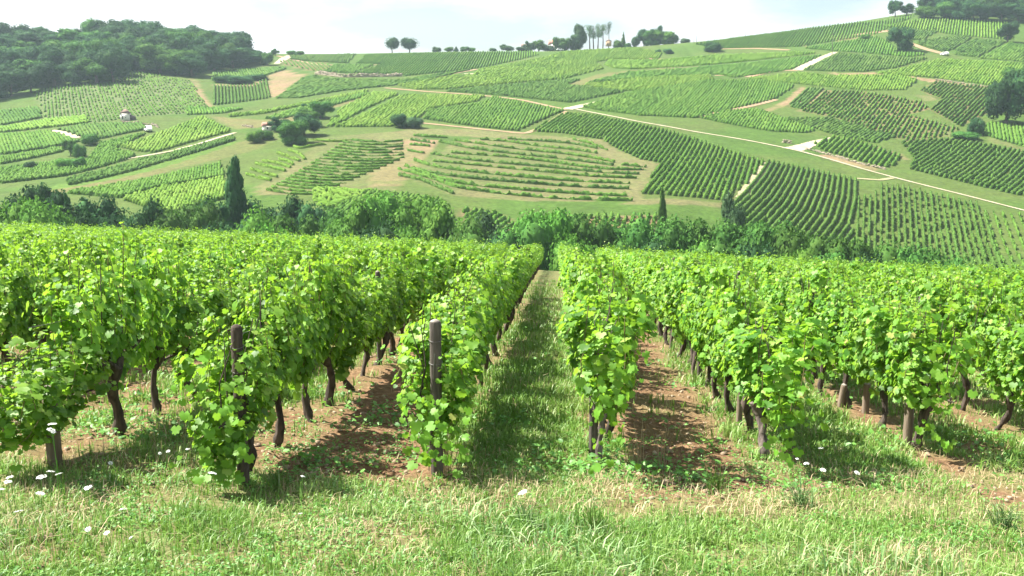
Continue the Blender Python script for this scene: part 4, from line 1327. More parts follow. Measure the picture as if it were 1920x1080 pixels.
def stones_wall(line, h, label, n_, seed):
    rng = np.random.default_rng(seed)
    P = dense(to_world(line), 60)
    seg = np.linalg.norm(np.diff(P, axis=0), axis=1); cum = np.concatenate([[0], np.cumsum(seg)])
    c = P.mean(0)
    o = thing('stone_wall', (P[0][0], P[0][1], float(TZ(P[0][0], P[0][1]))), label, 'wall')
    org = np.array(o.location)
    G = Geo()
    for i in range(n_):
        s_ = rng.random() * cum[-1]
        x = np.interp(s_, cum, P[:, 0]); y = np.interp(s_, cum, P[:, 1]); z = float(TZ(x, y))
        ks = .8 if h > 1 else .42
        a, b_, c_ = (.3 + rng.random() * .55) * ks, (.3 + rng.random() * .3) * ks, (.18 + rng.random() * .28) * ks
        zz = rng.random() ** 1.3 * h * (.6 + .8 * float(fbm(np.array(s_ * .25), np.array(1.0), seed)))
        q = np.array([x, y + (rng.random() - .5) * .5, z + zz]) - org
        G.box(q - np.array([a, b_, c_]), q + np.array([a, b_, c_]))
    w_ = link('wall_stones', G.mesh('wall_stones'), M['wall_stone'], o)
    w_['kind'] = 'stuff'


stones_wall([(592, 139), (640, 145), (700, 144), (754, 143)], 1.5, 'long tumbled pale stone wall across the upper left slope', 420, 3)
stones_wall([(228, 231), (245, 232), (262, 232)], .8, 'short stone terrace wall in front of the little cabin', 60, 4)
stones_wall([(268, 233), (290, 235), (298, 240)], .6, 'short tan bank of stones above the white van', 50, 5)
stones_wall([(1468, 267), (1485, 270)], .9, 'small heap of rubble stones by the road fork', 30, 6)
stones_wall([(1510, 279), (1560, 292), (1620, 309), (1660, 318)], .5, 'low rubble edging above the pale road', 150, 8)
stones_wall([(455, 236), (475, 240)], .6, 'scattered pale stones in the grass below the tan bands', 26, 9)
stones_wall([(1752, 150), (1800, 156), (1858, 165)], .6, 'line of pale stones above the ribbed dark plot', 110, 10)


def car(px, base, yaw, label, kind='car'):
    p_ = hill(px, base)
    o = thing('parked_' + kind, (p_[0], p_[1], p_[2] + .15), label, kind, None, yaw)
    hh = 1.0 if kind == 'car' else 1.25
    prof = [(-2.0, .3), (-2.05, .75), (-1.85, .95), (-1.2, 1.45 * hh), (.35, 1.5 * hh), (1.0, 1.0), (1.9, .85), (2.05, .6), (2.05, .3)]
    G = Geo()
    V = [(x, -.82, z) for x, z in prof] + [(x, .82, z) for x, z in prof]
    nn = len(prof)
    G.add(V, [(i, (i + 1) % nn, nn + (i + 1) % nn, nn + i) for i in range(nn)])
    G.add(V[:nn], [tuple(range(nn))[::-1]]); G.add(V[nn:], [tuple(range(nn))])
    link('body', G.mesh('body'), M['white_paint'], o)
    G = Geo()
    for s_ in (-1, 1):
        G.add([(-1.45, s_ * .83, 1.0), (.75, s_ * .83, 1.0), (.3, s_ * .83, 1.4 * hh), (-1.1, s_ * .83, 1.35 * hh)], [(0, 1, 2, 3)])
    link('window', G.mesh('window'), M['glass'], o)
    G = Geo()
    G.add([(1.02, -.7, 1.03), (1.02, .7, 1.03), (.42, .7, 1.47 * hh), (.42, -.7, 1.47 * hh)], [(0, 1, 2, 3)])
    link('windscreen', G.mesh('windscreen'), M['glass'], o)
    wm_ = Geo(); wm_.tube([(0, -.1, 0), (0, .1, 0)], .32, 14)
    wm_ = wm_.mesh('wheel')
    for x in (-1.25, 1.25):
        for y in (-.78, .78):
            link('wheel', wm_, M['tyre'], o, (x, y, .32))


car(1771, 104, 1.9, 'white car parked at the end of the tan track on the right slope')
car(278, 247, 2.2, 'white van parked among the vines right of the little cabin', 'van')
car(1050, 95.5, .2, 'white car parked on the skyline below the red-roofed house')
p_ = hill(1560, 103)
t_ = at_depth(1560, 62, p_[1])
G = Geo(); G.tube([(0, 0, 0), (0, 0, t_[2] - p_[2])], [.16, .11], 8)
o = thing('utility_pole', p_, 'thin utility pole standing by the white curving road', 'pole')
link('pole', G.mesh('pole'), M['post'], o)
G = Geo(); G.box((-.7, -.06, t_[2] - p_[2] - .8), (.7, .06, t_[2] - p_[2] - .65)); link('crossarm', G.mesh('crossarm'), M['post'], o)
for px, top in ((1398, 58), (1306, 67), (1301, 70)):
    p_ = hill(px, np.interp(px, [1290, 1400], [82, 70]) + 1)
    t_ = at_depth(px, top, p_[1])
    G = Geo(); G.tube([(0, 0, 0), (0, 0, t_[2] - p_[2])], [.12, .09], 6)
    tag(link('utility_pole', G.mesh('utility_pole'), M['post'], loc=p_), {1398: 'lone thin pole on the right skyline', 1306: 'taller of two thin poles on the skyline right of the village', 1301: 'shorter of two thin poles on the skyline right of the village'}[px], 'pole')

# ------------------------------------------------------------------ near vines
def vine_leaves(rng, n_, zb=.44, zt=1.24, half=.60, w=.195, size=(.055, .115), shoots=8, canes=None):
    """positions, normals, tips, sizes of the leaves of one plant (row runs along y): leaves sit along leafy canes"""
    nc = 30
    per = max(3, int(n_ / nc))
    yc = np.sort((rng.random(nc) * 2 - 1) * half)
    sd_ = np.where(rng.random(nc) < .5, -1.0, 1.0)
    top = zt + rng.normal(size=nc) * .09 + (rng.random(nc) < .16) * .16 * rng.random(nc) + .07 * np.sin(yc * 5 + rng.random() * 6)
    out_ = w * (.15 + .95 * rng.random(nc))
    P = []; N = []; T = []; S = []
    for c in range(nc):
        m_ = int(per * rng.uniform(.6, 1.4))
        kind_ = rng.random()
        t = np.sort(rng.random(m_) ** .9)
        if kind_ < .62 or nc < 0:        # upright cane through the wires
            z = zb + .08 + (top[c] - zb - .08) * t
            x = sd_[c] * (out_[c] * np.sin(np.minimum(t * 2.6, 2.2)) * .95 + .03)
        elif kind_ < .86:                # arching over and hanging down the side
            z = zb + .25 + (top[c] - zb - .30) * np.sin(t * 2.5) ** .9
            x = sd_[c] * (.06 + (w + .04) * t ** .8)
        else:                            # low side growth
            z = zb - .02 + .34 * t + rng.normal() * .04
            x = sd_[c] * w * .9 * t
        y = yc[c] + rng.normal() * .12 * t
        if canes is not None:
            canes.append(np.stack([x, np.broadcast_to(y, x.shape), z], -1)[::max(1, m_ // 5)])
        rad = .082 * (1 - .5 * t)
        a = rng.random(m_) * 6.283
        px_ = x + np.cos(a) * rad * rng.uniform(.4, 1.2, m_); py_ = y + np.sin(a) * rad * rng.uniform(.4, 1.3, m_)
        pz_ = z + rng.normal(size=m_) * .03
        P.append(np.stack([px_, py_, pz_], -1))
        N.append(np.stack([sd_[c] * .55 + np.cos(a) * .7, np.sin(a) * .7, .50 + .45 * t], -1) + rng.normal(size=(m_, 3)) * .30)
        T.append(np.stack([np.cos(a) * .6 + sd_[c] * .2, np.sin(a) * .6, -np.ones(m_) * .9], -1) + rng.normal(size=(m_, 3)) * .3)
        S.append(rng.uniform(size[0], size[1], m_) * np.where(t > .82, .62, 1.0) * (1.05 - .15 * t))
    P = np.concatenate(P); N = np.concatenate(N); T = np.concatenate(T); S = np.concatenate(S)
    # a few long young shoots that stick out
    for k_ in range(shoots // 2):
        m_ = 9
        a = rng.random() * 6.283
        b0 = np.array([(rng.random() - .5) * .3, (rng.random() - .5) * 1.0, zt - .05])
        dirv = np.array([math.cos(a) * .4, math.sin(a) * .4, .8 + .3 * rng.random()])
        L = .12 + .26 * rng.random() ** 1.5
        q = b0 + dirv * (np.arange(m_) / m_ * L)[:, None] + rng.normal(size=(m_, 3)) * .03
        P = np.concatenate([P, q]); N = np.concatenate([N, rng.normal(size=(m_, 3)) * .8 + np.array([0, 0, .7])])
        T = np.concatenate([T, rng.normal(size=(m_, 3))]); S = np.concatenate([S, np.linspace(.08, .035, m_)])
    return P, N, T, S


def foliage_mesh(seed, n_, piece, canes=True, **kw):
    rng = np.random.default_rng(seed)
    cn = []
    P, N, T, S = vine_leaves(rng, n_, canes=cn, **kw)
    G = Geo()
    v, f = place_pieces(*LEAF[piece], P, N, T, S)
    G.add(v, f)
    C = Geo()
    for c in cn:
        if len(c) > 1:
            C.tube(c, .0035, 3, cap=False, rng=rng)
    return G.mesh('foliage'), C.mesh('canes')


def vine_trunk(seed, k=9, hz=.56):
    rng = np.random.default_rng(seed)
    G = Geo()
    n_ = 11
    t = np.linspace(0, 1, n_)
    lean = rng.normal() * .09; ph = rng.random() * 6
    x = lean * t + .035 * np.sin(t * 5.5 + ph); y = rng.normal() * .10 * t + .04 * np.sin(t * 4.3 + ph * 2)
    r = .036 + .018 * np.exp(-t * 7) + .026 * np.exp(-((t - .9) / .14) ** 2) + rng.normal(size=n_) * .008
    G.tube(np.stack([x, y, -.06 + t * (hz + .06)], -1), r * rng.uniform(.8, 1.1), k, jit=.26, rng=rng)
    top = np.array([x[-1], y[-1], hz])
    for s_ in (-1, 1):
        G.tube([top - np.array([0, 0, .04]), top + np.array([rng.normal() * .02, s_ * .14, .06]), top + np.array([rng.normal() * .03, s_ * .38, .08]), top + np.array([0, s_ * .52, .1])],
               [.034, .022, .013, .007], 6, jit=.15, rng=rng)
        for q in (.12, .3, .45):
            b0 = top + np.array([0, s_ * q, .07])
            G.tube([b0, b0 + np.array([rng.normal() * .04, rng.normal() * .04, .35]), b0 + np.array([rng.normal() * .07, rng.normal() * .07, .72])], [.007, .005, .003], 4, rng=rng)
    return G.mesh('trunk')


FOL_NEAR = [foliage_mesh(200 + i, 1500, 'full') for i in range(9)]
FOL_MID = [foliage_mesh(300 + i, 950, 'mid', size=(.08, .14)) for i in range(8)]
TRUNKS = [vine_trunk(400 + i) for i in range(9)]
for q, cq in FOL_NEAR + FOL_MID:
    q.materials.append(M['leaf']); cq.materials.append(M['cane'])
for q in TRUNKS: q.materials.append(M['bark'])
LEAFMESH = []
for i in range(4):
    v, f = LEAF['full']
    v = v.copy(); v[:, 2] += (np.sin(v[:, 0] * 9 + i) * .03 + np.cos(v[:, 1] * 7 + i) * .03)
    q = npmesh('leaf', v, [f]); q.materials.append(M['leaf']); LEAFMESH.append(q)


def visible_here(x, y):
    """inside the wedge of land that the photograph covers (plus a margin for shadows)"""
    return (-.585 * y - 2.6 < x < .47 * y + 1.4)


cand = []
vr = random.Random(21)
for x0, y0, nm, ri in rows:
    y = y0 + .1; k = 0
    while y < 58:
        x = row_x(x0, y) + vr.gauss(0, .02)
        if visible_here(x, y):
            cand.append((y, x, k, nm, ri, x0))
        y += vr.uniform(.92, 1.10); k += 1
cand.sort(key=lambda c: math.hypot(c[0], c[1]))
N_IND = 296
near_v, far_v = cand[:N_IND], cand[N_IND:]
first_of_row = {}
for c in near_v:
    y, x, k, nm, ri, x0 = c
    if nm is None:
        side_n = -ri if ri < 0 else ri - 6
        nm = f'the {ordinal(side_n - 1)} row outside the ' + ('left edge row' if ri < 0 else 'right edge row')
    z = float(near_z(x, y))
    sc = vr.uniform(.93, 1.07)
    sz = vr.uniform(.84, 1.12)
    if k == 0:
        sz *= {0: .74, 1: .93, 2: .90, 3: .98}.get(ri, .97)
    if math.hypot(x, y) < 15: sz *= 1.13 if ri < 0 else 1.05
    rot = (math.pi if vr.random() < .5 else 0) + vr.gauss(0, .06)
    lab = f'{ordinal(k)} vine back in {nm}'
    root = thing('grapevine', (x, y, z), lab, 'grapevine', 'grapevines of the near vineyard', rot, (sc, sc, sz))
    dist = math.hypot(x, y)
    fm, cm_ = vr.choice(FOL_NEAR if dist < 15 else FOL_MID)
    fol = link('foliage', fm, None, root)
    fol['kind'] = 'stuff'
    if k == 0 and ri >= 3: fol.scale = (1.28, 1, 1.04)
    if ri == 0 and k == 0: fol.scale = (1.15, 1, 1.08); fol.location.z = -.12
    if k == 0 and ri in (1, 2): fol.location.z = -.10
    if k == 0 and ri in (1, 2, 3): fol.location.y = (.0, .02, .14, .1)[ri] * (1 if abs((rot + 1) % 6.283 - 1) < 1 else -1)
    if dist < 15:
        cn_ = link('canes', cm_, None, root); cn_.location = fol.location; cn_.scale = fol.scale; cn_['kind'] = 'stuff'
    tmesh = vr.choice(TRUNKS)
    if k == 0 and ri in (3, 4):
        tmesh = tmesh.copy(); tmesh.materials[0] = M['pale_bark']
    if k == 0 and ri == 3: fol.location.z = .05
    link('trunk', tmesh, None, root).rotation_euler = (0, 0, vr.choice((0, math.pi)))
    # the outermost leaves of the nearest plants, each its own piece
    if dist < 12.2 and k < 4 and -1 <= ri <= 6:
        rg = np.random.default_rng(int(k * 13 + ri * 101 + 500))
        nL = (170 if ri in (1, 2) else 96) if k == 0 else 26
        P, N, T, S = vine_leaves(rg, nL * 2, shoots=0, w=.25, half=.5)
        pk = rg.permutation(len(P)); P, N, T, S = P[pk], N[pk], T[pk], S[pk]
        nL = min(nL, len(P))
        # turn the outer shell towards the open side
        for j in range(nL):
            ll = bpy.data.objects.new('leaf', LEAFMESH[j % 4]); COL.objects.link(ll)
            ll.parent = root
            p3 = P[j].copy()
            if k == 0 and j % 2 == 0:
                yy = (-.60 if abs((rot + 1) % 6.283 - 1) < 1 else .60) * (1.12 if ri == 2 else 1)
                p3 = np.array([np.clip(rg.normal() * .13, -.26, .26), yy + rg.normal() * .07, rg.uniform(.20, {1: 1.0, 2: .90}.get(ri, 1.25))])
                N[j] = np.array([rg.normal() * .8, np.sign(yy) * .9, .5 + rg.normal() * .4]); T[j] = np.array([0, 0, -1.0]) + rg.normal(size=3) * .3
            Xa, Ya, Za = frames(N[j][None], T[j][None])
            from mathutils import Matrix
            s_ = S[j] * 1.1
            Mx = Matrix(((Xa[0][0] * s_, Ya[0][0] * s_, Za[0][0] * s_, p3[0]), (Xa[0][1] * s_, Ya[0][1] * s_, Za[0][1] * s_, p3[1]),
                         (Xa[0][2] * s_, Ya[0][2] * s_, Za[0][2] * s_, p3[2] + (fol.location.z if k else 0)), (0, 0, 0, 1)))
            ll.matrix_basis = Mx

# all the vines farther down the slope, as one mass
G = Geo(); GT = Geo()
rng = np.random.default_rng(77)
protos = []
for i in range(6):
    protos.append(vine_leaves(np.random.default_rng(900 + i), 290, size=(.11, .17), shoots=5))
for y, x, k, nm, ri, x0 in far_v:
    P, N, T, S = protos[rng.integers(0, 6)]
    s_ = rng.uniform(.92, 1.1); sg = 1 if rng.random() < .5 else -1
    z = float(near_z(x, y))
    Q = P * np.array([sg, sg, s_]) + np.array([x, y, z])
    N2 = N * np.array([sg, sg, 1]); T2 = T * np.array([sg, sg, 1])
    G.add(*place_pieces(*LEAF['low'], Q, N2, T2, S))
    GT.tube([(x, y, z - .05), (x + .02, y, z + .3), (x, y + .02, z + .62)], [.045, .038, .045], 5, cap=False)
o = tag(link('distant_grapevines', G.mesh('distant_grapevines'), M['far_leaf']), 'leafy vines massed farther down the slope to the brow', 'grapevines', kind='stuff')
link('trunks', GT.mesh('trunks'), M['bark'], o)['kind'] = 'stuff'

# ------------------------------------------------------------------ posts, wires
def post(x, y, h, r, label, m_=None, lean=(0, 0), capm=None, wire=False, sides=14):
    z = float(near_z(x, y))
    o = thing('vineyard_post', (x, y, z), label, 'post')
    o.rotation_euler = (lean[0], lean[1], 0)
    G = Geo()
    rg = np.random.default_rng(int(abs(x * 97) + y * 13))
    zz = np.array([-.1, 0, h * .3, h * .6, h * .9, h - .02, h])
    G.tube(np.stack([0 * zz, 0 * zz, zz], -1), np.array([1, 1, .99, .97, .96, .95, .86]) * r, sides, jit=.04, rng=rg)
    link('shaft', G.mesh('shaft'), m_ or M['post'], o)
    G = Geo(); G.tube([(0, 0, h + .001), (0, 0, h + .008), (0, 0, h + .018)], [r * .80, r * .72, r * .3], sides, jit=.05, rng=rg)
    link('top', G.mesh('top'), capm or M['post_end'], o)
    if wire:
        for hz in (h - .14, h - .32):
            G = Geo()
            a = np.linspace(0, 6.283, 19)
            G.tube(np.stack([np.cos(a) * (r + .004), np.sin(a) * (r + .004), hz + .01 * np.sin(a)], -1), .0022, 5, cap=False)
            link('wire_loop', G.mesh('wire_loop'), M['wire'], o)
    return o


pB = near(443, 905); pC = near(822, 885)
hB = at_depth(443, 613, 6.95); hC = at_depth(816, 603, 7.5)
post(hB[0], 6.95, hB[2] - float(near_z(hB[0], 6.95)), .044, 'dark round-topped post half buried in leaves at the row end', M['bark'], capm=M['bark'], wire=True)
post(hC[0], 7.5, hC[2] - float(near_z(hC[0], 7.5)), .047, 'tall weathered grey post with a pale flat top at the row end', wire=True)
post(.33, 8.28, 1.0, .040, 'post behind the pale gnarled trunk at the end of the row right of the aisle', M['post'])
q = near(105, 888)
post(q[0], q[1], .62, .055, 'brownish post in the leafy row end at the left edge', M['pale_wood'])
q = near(1700, 845)
post(q[0], q[1], .8, .045, 'brown post between two trunks in the third row right of the aisle', M['pale_wood'])
q = near(1575, 772)
post(q[0], q[1], .28, .04, 'short pale stake leaning in the grass, left of a pair', M['pale_wood'], lean=(0, .12))
q = near(1622, 780)
post(q[0], q[1], .34, .042, 'short pale stake standing in the grass, right of a pair', M['pale_wood'])
q = near(272, 700); post(q[0], q[1], .9, .03, 'thin stake inside the left row', M['pale_wood'])
q = near(1385, 810); post(q[0], q[1], .5, .03, 'thin stake at the left foot of the second row right of the aisle', M['pale_wood'])
for ri in range(7):
    for j, y in enumerate((13.4, 19.2, 25.0, 31.0, 37.0)):
        x = row_x(ROWX[ri], y)
        if visible_here(x, y):
            post(x, y, 1.3, .035, f'{ordinal(j)} inner support post along {ROWNAME[ri]}', sides=8)
for ri in range(7):
    for j, hz in enumerate((.6, .86, 1.1)):
        G = Geo()
        yy = np.linspace(ROWY0[ri] - .05, 52, 40)
        xx = row_x(ROWX[ri], yy)
        G.tube(np.stack([xx, yy, plane_z(xx, yy) + .03 + min(hz, 1.1 if ri in (1, 2) else 2) - .01 * np.sin(yy * 1.1) ** 2], -1), .0022, 4)
        tag(link('trellis_wire', G.mesh('trellis_wire'), M['wire']), f'{["lowest", "middle", "highest"][j]} trellis wire in {ROWNAME[ri]}', 'wire', 'trellis wires')
# anchor wires at the row ends
for px0, py0, px1, py1, lab in ((815, 664, 803, 892, 'thin straight anchor wire in front of the tall flat-topped post'), (1141, 740, 1141, 806, 'thin wire hanging in front of the pale gnarled trunk'),
                                (430, 790, 428, 880, 'thin anchor wire left of the dark rounded post')):
    a = near(px1, py1)
    yb = a[1] + (7.44 - a[1] if px0 == 815 else .1)
    t_ = at_depth(px0, py0, yb)
    G = Geo(); G.tube([a - np.array([0, 0, .05]), t_], .0042, 6)
    if px0 == 815:
        m_ = a * .6 + t_ * .4
        G.tube([m_ + np.array([-.02, 0, 0]), m_ + np.array([.02, 0, 0])], .006, 6)
    tag(link('anchor_wire', G.mesh('anchor_wire'), M['wire']), lab, 'wire')

# ------------------------------------------------------------------ grass, straw, weeds, stones, flowers
def blades(n_, region, hr, wr_, m_, name, label, dens, seed, bend=.5, straw=False):
    rng = np.random.default_rng(seed)
    (xa, xb, ya, yb) = region
    got = [];
    while sum(len(g) for g in got) < n_:
        k_ = n_ * 2
        y = ya + (yb - ya) * rng.random(k_) ** 1.0
        y = 1 / (1 / ya + (1 / yb - 1 / ya) * rng.random(k_)) if ya > 0 else y
        x = (-.60 * y - .5) + (1.10 * y + 1.0) * rng.random(k_)
        d = dens(x, y)
        keep = rng.random(k_) < d
        got.append(np.stack([x[keep], y[keep]], -1))
        if len(got) > 30: break
    P = np.concatenate(got)[:n_]
    n_ = len(P)
    x, y = P[:, 0], P[:, 1]
    clump = fbm(x * 2.3, y * 2.3, seed + 1, 3)
    tall = fbm(x * .9, y * .9, seed + 2, 2)
    h = rng.uniform(hr[0], hr[1], n_) * (.45 + 1.1 * clump) * (.6 + .8 * tall)
    w = rng.uniform(wr_[0], wr_[1], n_) * (1 + y * .05)
    a = rng.random(n_) * 6.283
    lean = rng.random(n_) * bend * 1.3
    z = near_z(x, y) - .01
    dx, dy = np.cos(a), np.sin(a)
    wx, wy = -dy * w, dx * w
    p0 = np.stack([x - wx, y - wy, z], -1); p1 = np.stack([x + wx, y + wy, z], -1)
    mx_, my_, mz_ = x + dx * h * lean * .35, y + dy * h * lean * .35, z + h * (.62 - .12 * lean)
    p2 = np.stack([mx_ + wx * .7, my_ + wy * .7, mz_], -1); p3 = np.stack([mx_ - wx * .7, my_ - wy * .7, mz_], -1)
    p4 = np.stack([x + dx * h * lean, y + dy * h * lean, z + h * (1 - .45 * lean)], -1)
    V = np.stack([p0, p1, p2, p3, p4], 1).reshape(-1, 3)
    b0 = np.arange(n_) * 5
    q4 = np.stack([b0, b0 + 1, b0 + 2, b0 + 3], -1); q3 = np.stack([b0 + 3, b0 + 2, b0 + 4], -1)
    return tag(link(name, npmesh(name, V, [q4, q3]), m_), label, 'grass', kind='stuff')


def dens_front(x, y):
    s = soil_mask(x, y)
    patch = .25 + .75 * smooth((fbm(x * 1.9 + 3, y * 1.9, 91, 4) - .34) * 5)
    return patch * np.clip(np.clip(1 - s * 1.25, 0, 1) ** 1.7 * (1 - smooth((y - 9) / 3) * .2), 0, 1)


def dens_rows(x, y):
    s = soil_mask(x, y)
    return np.clip((1 - s * 1.25), 0.0, 1) ** 1.6


blades(105000, (-6, 6, 4.2, 9.5), (.03, .12), (.0018, .0042), M['grass'], 'grass', 'short mixed green grass of the headland in front of the rows', dens_front, 51, .9)
blades(70000, (-6, 6, 8.5, 40), (.06, .17), (.003, .006), M['grass'], 'aisle_grass', 'green grass growing along the aisles between rows', dens_rows, 52, .8)
blades(34000, (-6, 6, 4.2, 26), (.04, .14), (.0013, .003), M['straw'], 'straw_grass', 'dry straw-coloured grass scattered over headland and aisles',
       lambda x, y: np.clip(.9 * (fbm(x * .8 + 5, y * .8, 60, 3) - .25) * 1.5, 0, 1) * np.clip(1.15 - soil_mask(x, y), .08, 1) ** 2, 53, 1.2)
blades(3000, (-6, 6, 4.2, 7.4), (.09, .22), (.003, .006), M['pale_grass'], 'tall_grass', 'longer bent grass blades in tufts along the headland',
       lambda x, y: np.clip((fbm(x * 1.1 + 9, y * 1.1, 70, 2) - .48) * 6, 0, 1) * (soil_mask(x, y) < .4) * (1 - smooth((y - 6.4) / .7)), 54, 1.1)


def broad(n_, reg, size, m_, name, label, dens, seed):
    rng = np.random.default_rng(seed)
    y = 1 / (1 / reg[0] + (1 / reg[1] - 1 / reg[0]) * rng.random(n_ * 4)); x = (-.60 * y - .5) + (1.10 * y + 1.0) * rng.random(n_ * 4)
    k_ = rng.random(n_ * 4) < dens(x, y)
    x, y = x[k_][:n_], y[k_][:n_]; n_ = len(x)
    reps = 7
    x = np.repeat(x, reps) + rng.normal(size=n_ * reps) * size * 1.5; y = np.repeat(y, reps) + rng.normal(size=n_ * reps) * size * 1.5
    z = near_z(x, y) + rng.random(n_ * reps) * size * 2.2
    m2 = n_ * reps
    N = np.stack([rng.normal(size=m2) * .5, rng.normal(size=m2) * .5, np.ones(m2)], -1); T = np.stack([rng.normal(size=m2), rng.normal(size=m2), np.zeros(m2)], -1)
    S = size * rng.uniform(.6, 1.5, m2)
    v, f = place_pieces(*LEAF['mid'], np.stack([x, y, z], -1), N, T, np.stack([S * .7, S * 1.2, S], -1))
    tag(link(name, npmesh(name, v, [f]), m_), label, 'weeds', kind='stuff')


broad(6500, (4.2, 9.5), .022, M['weed'], 'weeds', 'small broad-leaved weeds in the headland grass', lambda x, y: np.clip((fbm(x * 1.5 + 2, y * 1.5, 80, 3) - .35) * 2.5, 0, 1), 61)
broad(900, (7.5, 30), .05, M['weed'], 'aisle_weeds', 'clumps of broad weeds in the aisles', lambda x, y: np.clip((fbm(x * 1.2 + 8, y * 1.2, 81, 3) - .5) * 4, 0, 1), 62)

# stones
rng = np.random.default_rng(90)
n_ = 3800
y = 1 / (1 / 4.5 + (1 / 30 - 1 / 4.5) * rng.random(n_ * 3)); x = (-.60 * y - .5) + (1.10 * y + 1.0) * rng.random(n_ * 3)
k_ = rng.random(n_ * 3) < np.clip(soil_mask(x, y) - .25, 0, 1)
x, y = x[k_][:n_], y[k_][:n_]; n_ = len(x)
oct_v = np.array([(1, 0, 0), (0, 1, 0), (-1, 0, 0), (0, -1, 0), (.6, .6, .5), (-.6, .6, .55), (-.6, -.6, .5), (.6, -.6, .6), (0, 0, .75)])
oct_f = np.array([(0, 1, 4), (1, 2, 5), (2, 3, 6), (3, 0, 7), (4, 1, 5), (5, 2, 6), (6, 3, 7), (7, 0, 4), (4, 5, 8), (5, 6, 8), (6, 7, 8), (7, 4, 8)])
S = .010 + .022 * rng.random(n_) ** 3
N = np.stack([rng.normal(size=n_) * .2, rng.normal(size=n_) * .2, np.ones(n_)], -1)
v, f = place_pieces(oct_v, oct_f, np.stack([x, y, near_z(x, y) + .004], -1), N, rng.normal(size=(n_, 3)), np.stack([S * 1.3, S * .9, S], -1))
tag(link('stones', npmesh('stones', v, [f]), M['stone']), 'small pale stones lying on the tilled earth', 'stones', kind='stuff')


# white umbel flowers
def umbel_mesh(seed, yellow=False):
    rng = np.random.default_rng(seed)
    G = Geo()
    n_ = 60
    r_ = np.sqrt(rng.random(n_)) ; a = rng.random(n_) * 6.283
    P = np.stack([np.cos(a) * r_, np.sin(a) * r_, .22 * (1 - r_ ** 2) + rng.normal(size=n_) * .03], -1)
    N = np.stack([P[:, 0] * .4, P[:, 1] * .4, np.ones(n_)], -1) + rng.normal(size=(n_, 3)) * .2
    v, f = place_pieces(*LEAF['mid'], P, N, rng.normal(size=(n_, 3)), np.full(n_, .42))
    G.add(v, f)
    return G.mesh('flower_head')


UM = [umbel_mesh(i) for i in range(3)]
for q in UM: q.materials.append(M['petal'])
FLOW = [(98, 795, .55, .036, 'upper of two flat white flower heads before the left row end'), (97, 807, .52, .038, 'lower of two flat white flower heads before the left row end'),
        (78, 894, .30, .040, 'wide white flower head low at the left'), (95, 884, .30, .032, 'white flower head beside the wide one at the left'), (110, 889, .30, .032, 'white flower head right of the low left cluster'),
        (165, 914, .28, .034, 'white flower head right of the left post foot'), (15, 903, .28, .030, 'white flower head at the left edge'), (76, 925, .25, .032, 'white flower head below the low left cluster'),
        (3, 917, .25, .028, 'white flower head cut by the left edge'), (230, 955, .22, .030, 'white flower head in open grass at left'), (35, 959, .22, .036, 'white flower head near the lower left edge'),
        (165, 992, .18, .022, 'small white flower in the lower left grass'), (200, 999, .18, .022, 'small white flower just right of its twin, lower left'), (398, 887, .30, .034, 'white flower head left of the dark post foot'),
        (980, 923, .22, .040, 'single white flower head in front of the aisle'), (1540, 840, .30, .034, 'highest white flower head under the second right row'), (1512, 869, .24, .028, 'left white flower head under the second right row'),
        (1543, 881, .22, .028, 'lowest white flower head under the second right row'), (1607, 886, .24, .028, 'rightmost white flower head under the second right row'), (568, 893, .26, .020, 'small white bud before the bare tilled aisle'),
        (563, 963, .16, .018, 'small white flower in the middle headland'), (376, 700, .30, .034, 'white flower behind the dark rounded post'), (245, 1008, .12, .016, 'tiny white flower in the lower left corner grass'),
        (315, 846, .25, .02, 'small white flower in the shaded left aisle'), (300, 850, .22, .018, 'tiny white flower next to the one in the shaded left aisle'), (352, 842, .25, .02, 'right small white flower in the shaded left aisle'),
        (510, 998, .1, .015, 'tiny white flower low in the middle headland'), (1495, 860, .2, .02, 'small pale flower left of the second right row cluster'), (18, 895, .3, .03, 'pale flower head above the left edge one'),
        (207, 868, .2, .02, 'small flower by the left aisle grass')]
for i, (px, py, h, r_, lab) in enumerate(FLOW):
    q = near(px, py, h)
    zg = float(near_z(q[0], q[1]))
    hh = q[2] - zg
    o = thing('white_flower', (q[0], q[1], zg), lab, 'flower', 'white umbel flowers in the grass', i * 1.1)
    hd = link('flower_head', UM[i % 3], None, o, (0, 0, hh)); hd.scale = (r_ * .78, r_ * .78, r_ * .78); hd.rotation_euler = (random.gauss(.25, .15), random.gauss(0, .15), 0)
    G = Geo(); G.tube([(.02, .02, -.02), (.03 * math.sin(i), .01, hh * .5), (0, 0, hh)], [.0028, .0022, .0016], 5)
    link('stem', G.mesh('stem'), M['weed'], o)


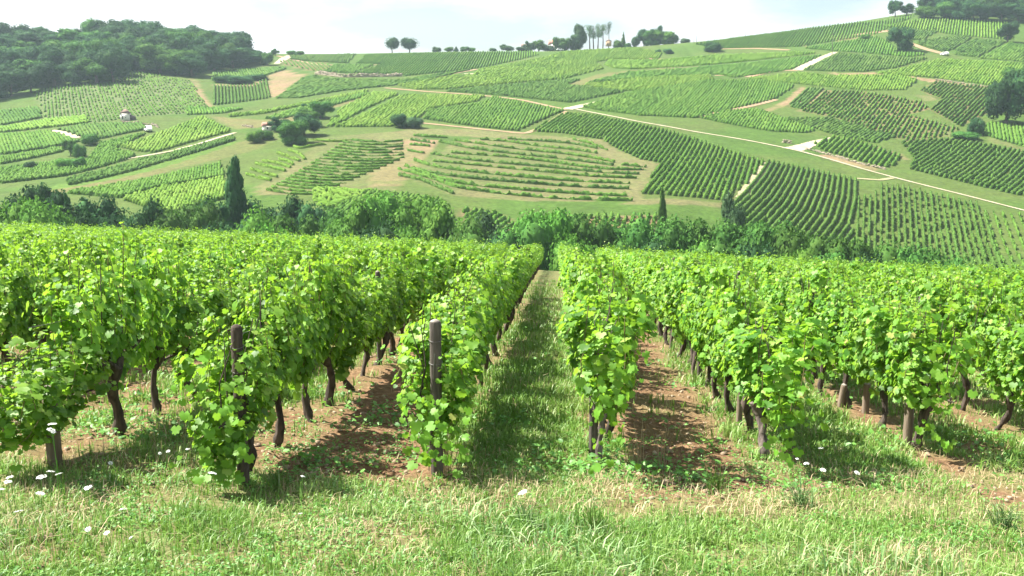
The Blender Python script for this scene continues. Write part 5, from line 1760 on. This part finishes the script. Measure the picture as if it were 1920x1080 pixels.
def tuft(px, py, n_, h, label, m_, seed, spread=.5, name='dry_grass_tuft'):
    rng = np.random.default_rng(seed)
    q = near(px, py)
    z = float(near_z(q[0], q[1]))
    G = Geo()
    for i in range(n_):
        a = rng.random() * 6.283; L = h * rng.uniform(.5, 1.1); s_ = spread * rng.random()
        dx, dy = math.cos(a) * s_, math.sin(a) * s_
        b0 = rng.normal(size=2) * .03
        pts_ = np.array([(b0[0], b0[1], -.01), (b0[0] + dx * L * .4, b0[1] + dy * L * .4, L * .6), (b0[0] + dx * L, b0[1] + dy * L, L * (1 - .35 * s_))])
        G.tube(pts_, [.003, .0024, .0008], 3, cap=False)
    tag(link(name, G.mesh(name), m_, loc=(q[0], q[1], z)), label, 'grass tuft')


tuft(838, 893, 34, .42, 'dry straw tuft fanning out at the foot of the tall flat-topped post', M['straw'], 1, .8)
tuft(1195, 880, 16, .40, 'upright dry stalks right of the pale gnarled trunk', M['straw'], 2, .25)
tuft(1240, 885, 10, .36, 'few dry stalks farther right of the pale gnarled trunk', M['straw'], 3, .3)
tuft(1340, 930, 40, .26, 'green tuft below the shaded tilled aisle', M['grass'], 4, .8, 'grass_tuft')
tuft(985, 1000, 60, .22, 'pale green tuft in the middle of the headland', M['pale_grass'], 5, .9, 'grass_tuft')
tuft(1500, 960, 70, .24, 'bright long tuft of bent grass right of the middle', M['pale_grass'], 6, 1.0, 'grass_tuft')
tuft(1115, 1010, 40, .26, 'grey-green tuft low in the headland', M['grass'], 7, .9, 'grass_tuft')
tuft(1880, 1000, 60, .24, 'pale tuft of long grass at the right edge', M['pale_grass'], 8, 1.0, 'grass_tuft')
tuft(520, 920, 24, .22, 'small green tuft before the dark rounded post', M['grass'], 9, .5, 'grass_tuft')
tuft(1330, 720, 40, .35, 'straw and green grass under the second row right of the aisle', M['straw'], 10, .5)

# ------------------------------------------------------------------ haze
m, n, l = mat('air_haze')
out = n.new('ShaderNodeOutputMaterial'); vol = n.new('ShaderNodeVolumePrincipled')
vol.inputs['Color'].default_value = (.68, .85, 1.0, 1)
vol.inputs['Density'].default_value = .00015
vol.inputs['Anisotropy'].default_value = 0.2
l.new(vol.outputs[0], out.inputs['Volume'])
G = Geo(); G.box((-1500, -330, -75), (1500, 1600, 140))
tag(link('haze', G.mesh('haze'), m), 'thin summer haze between the near vines and the far hill', 'haze', kind='stuff')
